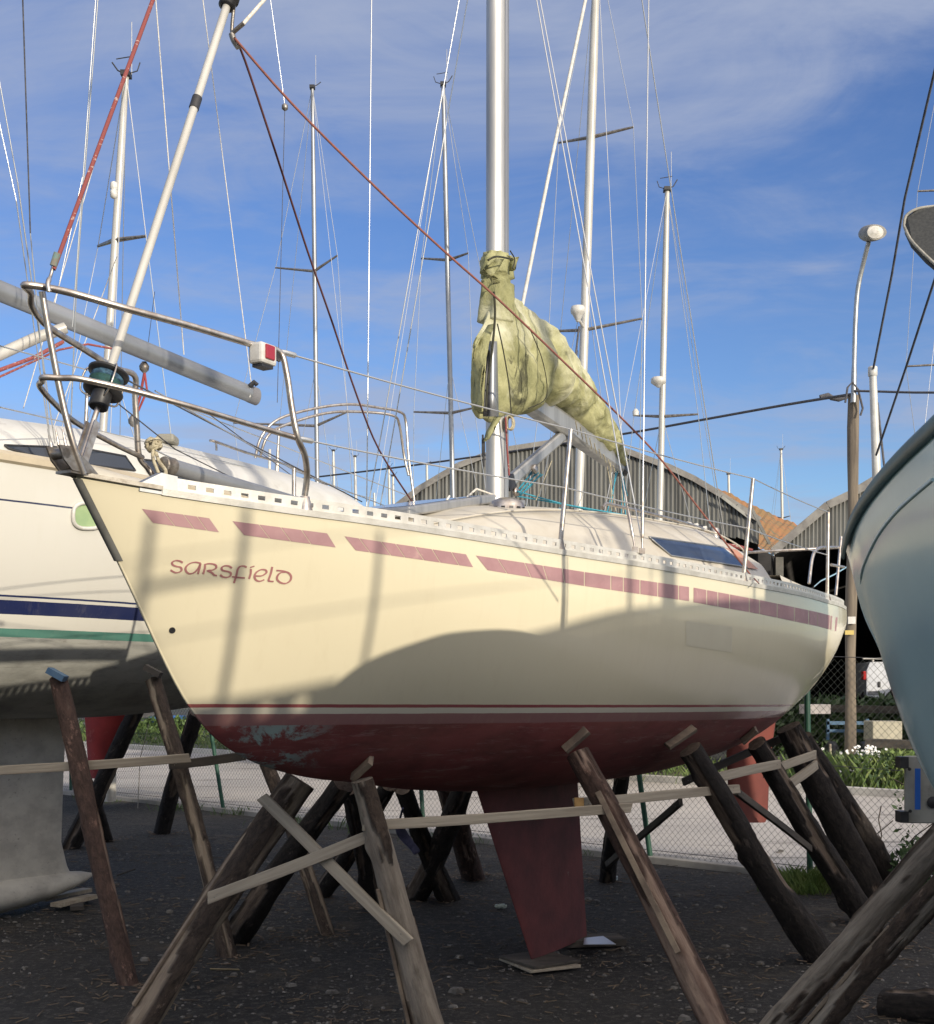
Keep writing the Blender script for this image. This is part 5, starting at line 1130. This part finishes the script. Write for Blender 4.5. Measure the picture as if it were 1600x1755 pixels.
# ------------------------------------------------------------------ TEAL BOAT ON THE RIGHT
ta = math.atan2(-.89, .45)
TS = .93
HT = Hull((1.72 * TS, 5.75 * TS), ta, 4.2, [0, .25, .5, 1.0, 1.5, 2.5, 4, 6.5], [.03, .22, .37, .62, .86, 1.15, 1.25, 1.1], [0, .5, 1.0, 1.6, 3, 6.5], [2.36, 2.53, 2.64, 2.72, 2.8, 2.75],
          [0, .078, .184, .302, .416, .55, 1.5, 3, 6.5], [2.30, 2.08, 1.90, 1.62, 1.42, 1.27, .95, .85, .85], full=.62)
HT.S = [q * TS for q in HT.S]; HT.Bb = [q * TS for q in HT.Bb]; HT.SZ = [q * TS for q in HT.SZ]; HT.SK = [q * TS for q in HT.SK]
HT.Zs = [EYE + (q - EYE) * TS for q in HT.Zs]; HT.Zk = [EYE + (q - EYE) * TS for q in HT.Zk]; HT.Lq = 6.5 * TS
tb = empty('motor_boat', (1.72 * TS, 5.75 * TS, 0), ta, 'glossy teal boat hull towering at the right edge, held on two logs', 'boat')
g = G(); HT.mesh(g, 90, 34); g.build('hull', TEAL, tb, False)
g = G(); HT.deck(g, .05); g.build('deck', mat('teal_deck', (.3, .4, .42)), tb, False)
g = G(); rows = []
for i in range(60):
    x = 4.15 * (i / 59)**1.4; z = HT.zs(x); b_ = HT.bs(x); rows.append([HT.loc(x - .01, b_ + .002, z - .035), HT.loc(x - .016, b_ + .012, z - .025), HT.loc(x - .016, b_ + .014, z + .012), HT.loc(x - .01, b_ + .004, z + .03), HT.loc(x, b_ - .03, z + .03)])
g.grid(rows, True); g.build('gunwale_strip', TEALD, tb, False)
g = G(); kp = arc([HT.hit(a, b_, .0)[0] for a, b_ in ((1474, 1000), (1478, 975), (1490, 945), (1508, 912), (1535, 878), (1565, 850), (1598, 822))], 4); g.tube(kp, [.002] * 2 + [.007] * (len(kp) - 2), 8, True, True); g.build('moulded_ridge', mat('teal_ridge_highlight', (.50, .66, .66), (.44, .6, .6), 3, .3), tb)  # paler teal paints the highlight along the moulded crease
bq = Vector((P(1705, HZ, 7.2).x, 7.2, 0)); bd_ = empty('board_on_post', bq, 0, 'dark speckled rounded board on a post, jutting in at the top right corner', 'board')
cp = [P(*q) for q in ((1549, 395, 7.3), (1552, 378, 7.3), (1570, 366, 7.3), (1600, 361, 7.3), (1700, 350, 7.2), (1740, 430, 6.9), (1700, 520, 6.9), (1625, 478, 7.0), (1585, 445, 7.1), (1560, 418, 7.2))]
g = G(); th = Vector((0, 0, .025)); cpn = len(cp); g.add([q + th for q in cp] + [q - th for q in cp], [tuple(range(cpn)), tuple(reversed(range(cpn, 2 * cpn)))] + [(k, cpn + k, cpn + (k + 1) % cpn, (k + 1) % cpn) for k in range(cpn)])
g.build('board', mat('dark_speckled_board', (.03, .032, .032), (.05, .052, .05), 60, .7, c3=(.12, .12, .11), s3=90, l3=.66, h3=.7), bd_, bevel=.01)
g = G(); g.tube(arc([q + th for q in cp + [cp[0]]], 3), .009, 5, False); g.build('board_edge', mat('pale_edge', (.4, .38, .33), (.25, .24, .2), 20, .8), bd_)
g = G(); q = P(1705, 440, 7.05); g.tube([Vector((bq.x, bq.y, -.03)), q], .03, 8); g.build('post', STEEL, bd_)
# grey panel with blue stripe
pn = empty('mould_panel', P(1590, 1410, 5.6), 0, 'grey panel with a blue stripe and black blocks beside the teal hull', 'panel')
g = G(); c = P(1593, 1353, 6.3); g.box(c, (.24, .03, .33), Matrix.Rotation(-.12, 3, 'Z')); g.build('panel', PLATEG, pn, bevel=.006)
g = G(); g.box(P(1572, 1352, 6.26), (.026, .006, .20), Matrix.Rotation(-.12, 3, 'Z')); g.build('blue_stripe', mat('bright_blue', (.015, .10, .42), (.01, .08, .34), 4, .5), pn)
for y in (1306, 1399): g = G(); g.box(P(1545, y, 6.3), (.04, .08, .055)); g.build('block', BLACKP, pn)
for x, y in ((1558, 1318), (1559, 1390), (1598, 1375)): g = G(); g.lathe(P(x, y, 6.28), [(.009 if x < 1590 else .03, 0), (.008, .004)], 10, (0, -1, 0)); g.build('bolt', BLACKP, pn)
g = G(); g.bar((P(1593, 1353, 6.3).x, 6.33, 1.23), (P(1600, 1353, 6.4).x + .3, 6.4, 1.2), .05, .05, (0, 1, 0)); g.box((P(1600, 1420, 6.4).x + .3, 6.4, .6), (.09, .09, 1.25)); g.build('stand', WOODD, pn)

# white plastic pole with ropes
g = G(); a, b_ = P(1495, 636, 5.0), P(1503, 850, 5.0); g.tube([b_.lerp(a, -.35), b_, a], [.019, .0175, .014], 14); dp = g.build('deck_pole', WHITEP, tb)
g = G(); g.lathe(P(1495, 634, 5.0), [(.016, -.025), (.018, -.022), (.018, .01), (.014, .013)], 14); g.build('cap', WHITEP, dp)
for pts in ([(1496, 632, 4.98), (1528, 470, 4.7), (1550, 340, 4.5), (1625, 20, 4.0)], [(1501, 780, 4.95), (1552, 630, 4.6), (1640, 360, 4.0)], [(1503, 690, 5.02), (1518, 830, 5.0)]):
    g = G(); g.tube([P(*q) for q in pts], .0045, 6, False); g.build('stay_rope', WIRED, tb)

# ------------------------------------------------------------------ yacht out of frame on the right (its deck edge throws the long shadow)
OA, OB = Vector((3.55, -1.4, 0)), Vector((5.32, 3.28, 0)); od = (OB - OA).normalized(); oang = math.atan2(od.y, od.x)
OP = Vector((od.y, -od.x, 0))   # its port side by the Hull convention faces right; the side towards the yard is starboard
OL = 12.05; bow = OA - od * 5.6 + OP * 1.35; OZ = 3.66
HO = Hull((bow.x, bow.y), oang, OL, [0, .6, 2, 3.5, 5.5, 8, 10.5, 12.05], [.02, .5, 1.05, 1.33, 1.4, 1.4, 1.36, 1.3], [0, 5.4, 6.6, 7.4, 8.2, 9.0, OL], [OZ + .0, OZ - .10, OZ - .135, OZ - .10, OZ - .05, OZ, OZ], [0, 1, 2.2, 5, 8, 10.5], [OZ + .1, 2.2, 1.7, 1.5, 1.6, 2.2])
oy = empty('sailing_yacht', (bow.x, bow.y, 0), oang, 'white yacht out of frame to the right of the photographer', 'sailing yacht')
g = G(); HO.mesh(g, 40, 16); g.build('hull', mat('white_topsides', (.7, .69, .65), (.6, .59, .55), 1, .3), oy, False)
g = G(); HO.deck(g, .05, nx=20); g.build('deck', DECKW2, oy, False)
g = G(); cabin(g, HO, [2.6, 3.4, 5.2, 6.4, 6.8], [.4, .6, .7, .7, .65], [OZ + .06, OZ + .16, OZ + .22, OZ + .18, OZ + .1]); g.build('coachroof', DECKW2, oy, False)
toe_rail(HO, .4, 6.75, -1, .20, .075, .13, 'toe_rail', oy, RAIL, fr=(.30, .62)); toe_rail(HO, 6.75, OL - .1, -1, .20, .0, .11, 'bulwark', oy, RAIL, fr=(.30, .62)); 
g = G(); g.rings([[Vector((OL * .5 + x, y, z)) for x, y in ((-.8, 0), (-.3, .09), (.4, .07), (.8, 0), (.4, -.07), (-.3, -.09))] for z in (1.6, .02)]); g.build('keel', KEELG, oy, False)
om = Vector((5.8, .9, 0)); g = G(); g.tube([Vector((om.x, om.y, OZ)), Vector((om.x, om.y, 15))], .075, 14); g.build('mast', ALUG, oy)
def ost(x, y, h=.6, r_=.016):
    g = G(); g.tube([Vector((x, y, OZ - .2)), Vector((x, y, OZ + h))], r_, 6); g.build('stanchion', STEEL, oy)
def oline(t): return OA + od * t
for t in (.0, .47, 1.25, 3.3, 5.0): q = oline(t); ost(q.x + .02, q.y, .6 if t > .5 else .75, .016 if t > .5 else .020)
g = G(); g.tube([oline(.0) + Vector((.02, 0, OZ + .5)), oline(.47) + Vector((.02, 0, OZ + .5))], .02, 6); g.build('gate_rail', STEEL, oy)
for z in (.3, .6): wire(oline(-4) + Vector((.02, 0, OZ + z)), oline(5) + Vector((.02, 0, OZ + z)), .004, 'lifeline', WIRE, oy)
for (a, b_) in (((3.3,), 0), ((3.5,), 0)): q = oline(a[0]); wire(Vector((q.x + .05, q.y, OZ)), Vector((om.x, om.y, 9 + a[0])), .006, 'shroud', WIRE, oy)

g = G(); ta_, tb_ = oline(5.2) + OP * .7, oline(6.25) + OP * .7; rows = []  # unseen tent shape added here to shade the cream yacht's stern
for k in range(9):
    a = math.pi * k / 8; rows.append([q + OP * (-.68 * math.cos(a)) + Vector((0, 0, OZ + .05 + .62 * math.sin(a)**.5)) for q in (ta_, tb_)])
g.grid(rows, False); g.build('added_shade_tent', mat('shade_tent_canvas', (.12, .15, .25), None, rough=.9), oy)

# ------------------------------------------------------------------ timber props
FEET = []
def log(foot, top, r0, r1, m, label, name='timber_prop', cat='timber prop', group=None, pad=None, seed=0, bend=.02, padm=None, slab=None, knots=True, ext=0.):
    """foot/top world points"""
    rnd = random.Random(seed); foot = Vector(foot); top = Vector(top); d = (top - foot).normalized(); top = top + d * ext
    N, n = 96, 32; thr = m.get('thr', 0.); bark_v = []; e = d.orthogonal().normalized(); f_ = d.cross(e); rings = []; a0 = rnd.uniform(0, 6.28); L_ = (top - foot).length
    kn = [(rnd.uniform(.1, .9), rnd.uniform(0, 6.28), rnd.uniform(.008, .02)) for _ in range(4)]
    for i in range(N + 1):
        t = i / N; c_ = foot.lerp(top, t) + (e * math.sin(t * math.pi) * math.cos(a0) + f_ * math.sin(t * math.pi * 1.3) * math.sin(a0)) * bend; r_ = r0 + (r1 - r0) * t; ring = []
        for k in range(n):
            a = 2 * math.pi * k / n; nv = Vector((math.cos(a) * 1.3, math.sin(a) * 1.3, t * L_ * 1.6 + seed * 3.1)); rr = r_ * (1 + .10 * noise.noise(nv) + .07 * noise.noise(nv * 3.1)) + .004 * noise.noise(Vector((math.cos(a) * 9, math.sin(a) * 9, t * L_ * 7 + seed)))
            # loose bark plates: step in radius where bark has fallen off
            bk = noise.noise(Vector((math.cos(a) * .9 + seed, math.sin(a) * .9, t * L_ * 1.1))); w_ = bk + .22 * noise.noise(Vector((math.cos(a) * 5, math.sin(a) * 5, t * L_ * 6 + seed * 2))); w_ = max(0., min(1., (w_ - thr) / .04 + .5)); rr += (.010 * w_ - .005) * min(1, r_ / .05); bark_v.append(w_)
            for (kt, ka, kr) in kn: dd = ((t - kt) * L_ / .05)**2 + ((math.sin((a - ka) / 2)) * 7)**2; rr += kr * math.exp(-dd)
            ring.append(c_ + (e * math.cos(a) + f_ * math.sin(a)) * rr)
        rings.append(ring)
    root = empty(name, (foot.x, foot.y, 0), 0, label, cat, group); FEET.append(Vector((foot.x, foot.y, 0)))
    # align the object's z with the log so the bark texture runs along it
    o_rot = d.to_track_quat('Z', 'Y').to_matrix().to_4x4(); Mloc = Matrix.Translation(foot) @ o_rot; g = G(); g.rings(rings, True, True); Mi = Mloc.inverted(); g.v = [Mi @ q for q in g.v]
    o = g.build('log', m, None); att = o.data.attributes.new('bark', 'FLOAT', 'POINT'); att.data.foreach_set('value', (bark_v + [.0] * (2 * n))[:len(o.data.vertices)]); o.parent = root; o.matrix_local = XF[root.name].inverted() @ Mloc; XF[o.name] = Mloc
    if slab:
        s0, s1, sd = slab; dirn = (e * math.cos(sd) + f_ * math.sin(sd)); g = G(); a, b_ = foot.lerp(top, s0) + dirn * (r0 + .012), foot.lerp(top, s1) + dirn * (r1 + .004); g.bar(a, b_, .032, .018, dirn); g.build('split_slab', WOODS, root, bevel=.004)
    if pad:
        a, b_, wd = pad; g = G(); g.bar(a, b_, wd, .028, (0, -.6, .8)); g.build('pad_block', padm or WOODS, root, bevel=.003)
    return root
def hitP(px, py, off, HH=H): return HH.hit(px, py, off)[0]
def prop(fpx, fY, tpx, tpy, w0, w1, m, label, tY=None, pad=None, HH=H, **kw):
    """foot on the ground at column fpx and distance fY"""
    foot = Vector(((fpx - PX0) / F * fY, fY, -.03))
    if tY is None: top = hitP(tpx, tpy, .06, HH)
    else: top = P(tpx, tpy, tY)
    pd = None
    if pad:
        (ax, ay), (bx, by), wd = pad; pd = (hitP(ax, ay, .016, HH), hitP(bx, by, .016, HH), wd)
    kw_ = .80 if m is BARKD else .88
    return log(foot, top, w0 / F * fY / 2 * kw_, w1 / F * top.y / 2 * kw_, m, label, pad=pd, **kw)
PG = 'log props under the cream yacht'
prop(748, 6.25, 610, 1318, 66, 46, BARKG, 'pale bark-stripped log prop nearest the camera, under the bow of the cream yacht', pad=((603, 1324), (634, 1296), .08), seed=1, group=PG, slab=(.12, .62, 2.6))
prop(1243, 6.35, 980, 1276, 58, 42, BARKR, 'reddish log prop with peeling bark, in front of and right of the keel', pad=((962, 1280), (1001, 1246), .075), seed=2, group=PG, slab=(.3, .85, 3.8))
prop(1415, 8.25, 1168, 1272, 66, 46, BARKD, 'dark knotty log prop, second to the right of the keel', pad=((1138, 1274), (1184, 1243), .075), seed=3, group=PG)
prop(1492, 9.6, 1284, 1262, 56, 40, BARKD, 'dark log prop under the stern quarter with the chewed pale top', pad=((1268, 1266), (1292, 1245), .08), seed=4, group=PG)
prop(1500, 10.6, 1352, 1246, 66, 50, BARKD, 'black double log prop under the transom, its left trunk', tY=10.4, seed=5, group=PG)
prop(1540, 10.9, 1378, 1262, 48, 34, BARKD, 'black double log prop under the transom, its right trunk', tY=10.5, seed=6, group=PG)
prop(228, 6.5, 512, 1336, 66, 60, BARK, 'thick barked log prop leaning up to the right under the starboard bow', tY=6.6, seed=7, group=PG, slab=(.1, .8, 2.9))
prop(277, 7.6, 478, 1392, 42, 34, BARKG, 'thin log half hidden behind the thick leaning bow prop', tY=7.0, seed=8, group=PG)
prop(398, 8.9, 588, 1342, 58, 44, BARKD, 'dark leaning log with an orange split scar behind the bow brace', tY=8.0, seed=9, group=PG)
prop(640, 10.2, 596, 1350, 40, 34, BARKD, 'dark upright log close behind the pale bow prop', tY=9.0, seed=10, group=PG)
prop(545, 10.8, 668, 1345, 40, 34, BARKD, 'dark leaning log crossing behind the pale bow prop', tY=9.6, seed=11, group=PG)
prop(772, 10.6, 690, 1350, 42, 34, BARKD, 'dark log falling right, left arm of the crossed pair left of the keel', tY=9.6, seed=12, group=PG)
prop(706, 10.7, 800, 1346, 50, 42, BARKD, 'dark log leaning right, its foot swollen, in the crossed pair left of the keel', tY=9.4, seed=13, group=PG)
prop(812, 11.8, 765, 1340, 42, 40, BARKR, 'reddish dark log just left of the keel, behind the crossed pair', tY=10.4, seed=14, group=PG)
prop(1040, 11.6, 1066, 1325, 34, 30, BARKD, 'dark upright log close to the right of the keel by the fence', tY=10.2, seed=15, group=PG)
PL = 'log props under the white yacht'
prop(222, 7.55, 99, 1165, 38, 32, BARKR, 'reddish log prop with a loose slab at its foot, leftmost under the white yacht', tY=8.35, seed=21, group=PL, slab=(.0, .5, 1.2))
prop(392, 8.35, 263, 1165, 34, 28, BARK, 'grey-brown log prop under the white yacht just left of the cream bow', tY=9.05, seed=22, group=PL)
prop(563, 9.1, 430, 1240, 26, 24, BARK, 'thin split log prop showing below the cream bow', tY=10.2, seed=23, group=PL)
prop(118, 14., 236, 1215, 36, 32, BARKD, 'black leaning log far left in front of the red rudder', tY=13.4, seed=24, group=PL)
prop(276, 15.3, 336, 1220, 34, 30, BARKD, 'black leaning log between the two front props of the white yacht', tY=14.4, seed=25, group=PL)
prop(186, 14.6, 150, 1330, 20, 16, BARKD, 'thin dark log behind the leftmost prop', tY=14.0, seed=26, group=PL)
for (x, y, Y, m, lab) in ((98, 1156, 8.3, BLUEM, 'b'), (262, 1150, 9.0, WOODD, 'c')):
    g = G(); g.box(P(x, y, Y - .03), (.12, .10, .04), Matrix.Rotation(.5, 3, 'Y')); g.build('pad_block', m, origin=P(x, y, Y), label='blue-painted wooden pad on the leftmost prop of the white yacht' if lab == 'b' else 'dark wooden pad wedged under the white yacht by the cream stem', cat='wooden pad')
# trestle logs of the teal boat
log(P(1290, 1800, 5.95), P(1612, 1440, 5.1) , .064, .058, BARKG, 'upper of the two long logs leaning up to the teal boat', seed=31, group='logs under the teal boat', ext=.25)
log(P(1375, 1800, 5.6), P(1612, 1520, 4.9), .052, .046, BARKG, 'lower of the two long logs leaning up to the teal boat', seed=32, group='logs under the teal boat', ext=.25, slab=(.0, .6, 1.5))
log(Vector((2.25, 6.9, .04)), Vector((2.9, 6.2, .12)), .09, .08, BARKD, 'dark log lying on the ground in the bottom right corner', name='fallen_log', cat='log', seed=33)

# braces
def plank(a, b_, w_, t, m, label, notch=0, sd=0):
    a = P(*a) if len(a) == 3 and a[0] > 20 or a[0] <= 0 else Vector(a); b_ = P(*b_); rnd = random.Random(sd)
    d = (b_ - a); L_ = d.length; dn = d.normalized(); up = Vector((0, 0, 1)); side = dn.cross(up).normalized(); up2 = side.cross(dn)
    if side.y > 0: side = -side
    g = G(); rows = []; n = 10
    for i in range(n + 1):
        t_ = i / n; c_ = a.lerp(b_, t_) + up2 * .003 * math.sin(t_ * 5 + sd); hw_ = w_ / 2 * (1 + .03 * rnd.uniform(-1, 1)); sk = dn * (.012 * rnd.uniform(-1, 1) if i in (0, n) else 0)
        rows.append([c_ + up2 * hw_ + side * t / 2 + sk, c_ + up2 * hw_ - side * t / 2 + sk, c_ - up2 * hw_ - side * t / 2 - sk, c_ - up2 * hw_ + side * t / 2 - sk])
    g.rings(rows, True, False); Ml = Matrix.Translation(a) @ Matrix((dn, side, up2)).transposed().to_4x4(); Mi = Ml.inverted(); g.v = [Mi @ q for q in g.v]
    o = g.build('brace_plank', m, None, bevel=.003, label=label, cat='brace plank', group='planks nailed across the props'); o.matrix_world = Ml; XF[o.name] = Ml
    g = G()
    for f_ in (.04, .06, .95): 
        q = Vector((L_ * f_, t / 2, w_ * rnd.uniform(-.25, .25))); g.lathe(q, [(.0035, -.002), (.0035, .003)], 6, (0, 1, 0))
    nn = g.build('nails', STEELD, None); nn.parent = o
    return o
plank((448, 1366, 6.35), (700, 1614, 6.1), .058, .022, WOODG, 'pale plank running down to the right across the bow props', sd=1)
plank((357, 1540, 6.25), (640, 1430, 6.18), .056, .022, WOODG, 'pale plank rising to the right across the bow props', sd=2)
plank((622, 1415, 6.12), (1080, 1385, 6.8), .05, .024, WOODG, 'long pale plank from the bow prop past the keel', sd=3)
plank((985, 1376, 6.85), (1265, 1352, 8.1), .055, .024, WOODG, 'grey plank with a broken yellow end, right of the keel', sd=4)
plank((1198, 1339, 8.1), (1335, 1309, 8.95), .062, .024, WOODG, 'short grey plank joining the two dark stern-side props', sd=5)
plank((1310, 1325, 9.1), (1396, 1292, 9.7), .062, .024, WOODG, 'upper of two short planks at the black double prop', sd=6)
plank((1343, 1352, 9.35), (1398, 1310, 9.75), .07, .03, WOODG, 'lower of two short planks at the black double prop', sd=7)
plank((-30, 1323, 7.95), (325, 1299, 8.45), .058, .024, WOODG, 'brown plank across the two props at the left edge', sd=8)
plank((291, 1311, 8.55), (420, 1296, 9.2), .062, .024, WOODD, 'dark plank running behind the cream bow from the white yacht\'s prop', sd=9)
plank((1166, 1374, 9.), (1040, 1482, 10.6), .05, .03, WOODD, 'dark diagonal brace right of the keel', sd=10)
plank((1262, 1356, 8.2), (1388, 1454, 9.2), .045, .03, WOODD, 'dark diagonal brace in front of the orange rudder', sd=11)
plank((1170, 1340, 10.4), (1345, 1262, 10.6), .06, .04, WOODD, 'dark rail running up behind the stern props', sd=12)
g = G(); g.box(P(992, 1376, 6.83), (.05, .03, .055)); g.build('split_end', WOODY, bpy.data.objects['brace_plank.003']); 
# blue cloth wound round the prop and the hanging strap
g = G(); q = P(683, 1420, 9.6); g.tube(arc([P(690, 1385, 9.), P(684, 1412, 9.3), P(690, 1430, 9.4), P(708, 1452, 9.4), P(715, 1462, 9.4)], 4), [.008] * 5 + [.03, .035, .04, .04, .038, .036, .03, .03, .03, .03, .03, .02], 8); g.build('blue_rag', mat('violet_rag', (.10, .10, .17), (.06, .06, .11), 20, .9), origin=q, label='bluish rag hanging from the long plank left of the keel', cat='rag')

# boards under keels, rubbish
kb = empty('keel_boards', H.wld(3.95, 0, 0), 0, 'stack of thin boards under the toe of the maroon keel', 'boards')
for i, (z, w_, rz) in enumerate(((.012, .42, .15), (.034, .38, .28))):
    g = G(); c = H.wld(3.82, .02, z); g.box(c, (.36, w_, .018), Matrix.Rotation(rz + .3, 3, 'Z')); g.build('board', (WOODG, WOODD)[i], kb, bevel=.003)
kc_ = H.wld(4.55, .05, .03); g = G(); g.box(kc_, (.42, .22, .045), Matrix.Rotation(.2, 3, 'Z')); g.build('keel_board', WOODD, origin=kc_, label='dark board under the trailing edge of the maroon keel', cat='board')
q = G0(1022, 1634); g = G(); g.add([q + Vector((-.09, -.04, .07)), q + Vector((.12, -.06, .075)), q + Vector((.06, .16, .085)), q + Vector((-.07, .12, .08))], [(0, 1, 2, 3)]); o = g.build('metal_sheet', mat('bright_sheet', (.6, .62, .66), None, rough=.3, metal=.6), origin=q, label='shiny scrap sheet lying beside the foot of the maroon keel', cat='metal sheet'); s_ = o.modifiers.new('thick', 'SOLIDIFY'); s_.thickness = .004
pal = empty('pallet', G0(120, 1555), 0, 'broken piece of pallet wood under the tip of the bulb keel', 'pallet')
for i, (x0, y0, x1, y1) in enumerate(((70, 1552, 150, 1535), (95, 1562, 160, 1546), (128, 1542, 132, 1562))):
    a, b_ = G0(x0, y0), G0(x1, y1); a.z = b_.z = .05 if i < 2 else .025; g = G(); g.bar(a, b_, .1, .03); g.build('slat', WOODG if i < 2 else WOODD, pal)
for (px, py, s_, m, lab, nm) in ((1043, 1508, .085, BAG, 'crumpled pale plastic bag on the ground right of the keel', 'plastic_bag'), (858, 1557, .05, mat('pale_green_plastic', (.42, .47, .40), (.3, .34, .28), 30, .4), 'small crumpled greenish plastic left of the keel', 'plastic_scrap')):
    c = G0(px, py); g = G(); rows = []
    for i in range(9):
        th = math.pi * i / 8; rows.append([c + Vector((math.cos(a) * math.sin(th) * s_, math.sin(a) * math.sin(th) * s_ * .7, .02 + math.cos(th) * s_ * .3)) * 1.0 + Vector([.35 * s_ * noise.noise(Vector((a * 2, th * 3, k * 7.))) for k in range(3)]) * (1 if 0 < i < 8 else 0) for a in [2 * math.pi * k / 14 for k in range(14)]])
    g.rings(rows, True, False); g.build(nm, m, origin=c, label=lab, cat='rubbish')
for (px, py, s_, lab) in ((567, 1702, .05, 'grey stone lying in the gravel near the bottom, left of the pale prop'), (783, 1700, .06, 'flat stone in the gravel right of the pale prop'), (1021, 1545, .045, 'stone beside the keel on its right')):
    c = G0(px, py); g = G(); pebble(c, s_); g.build('stone', STONE, origin=c, label=lab, cat='stone')
g = G(); g.tube([G0(360, 1663) + Vector((0, 0, .01)), G0(410, 1667) + Vector((0, 0, .02))], .006, 5); g.build('stick', DRYL, origin=G0(360, 1663), label='thin pale stick on the ground near the bow prop foot', cat='stick')
g = G(); g.tube([G0(200, 1502) + Vector((0, 0, .01)), G0(232, 1500) + Vector((0, 0, .06))], .008, 5); g.build('stick', WOODD, origin=G0(200, 1502), label='dark stick on the ground right of the bulb keel', cat='stick')
# splinters and bark shed round the feet of the props: nobody could count them
g = G(); rnd = random.Random(3)
for ft in FEET:
    for _ in range(26):
        a = rnd.uniform(0, 6.28); q = ft + Vector((rnd.gauss(0, .16), rnd.gauss(0, .14), .008)); l = rnd.uniform(.015, .07); d = Vector((math.cos(a), math.sin(a), rnd.uniform(-.05, .15))) * l; g.bar(q, q + d, rnd.uniform(.006, .018), .004)
g.build('prop_splinters', mat('splinter_wood', (.22, .16, .11), (.10, .07, .05), 5, .9), kind='stuff')
# a squarish, slightly darker patch on the topsides
g = G(); rows = [[H.hit((1175 * (1 - f_) + 1254 * f_), (1064 + 10 * f_) * (1 - v) + (1106 + 12 * f_) * v, .0012)[0] for f_ in [k / 8 for k in range(9)]] for v in (0, .33, .66, 1)]
g.grid(rows, True, True); g.build('faint_patch', mat('faint_patch_cream', (.60, .555, .41), (.57, .52, .385), 4, .35), yacht)
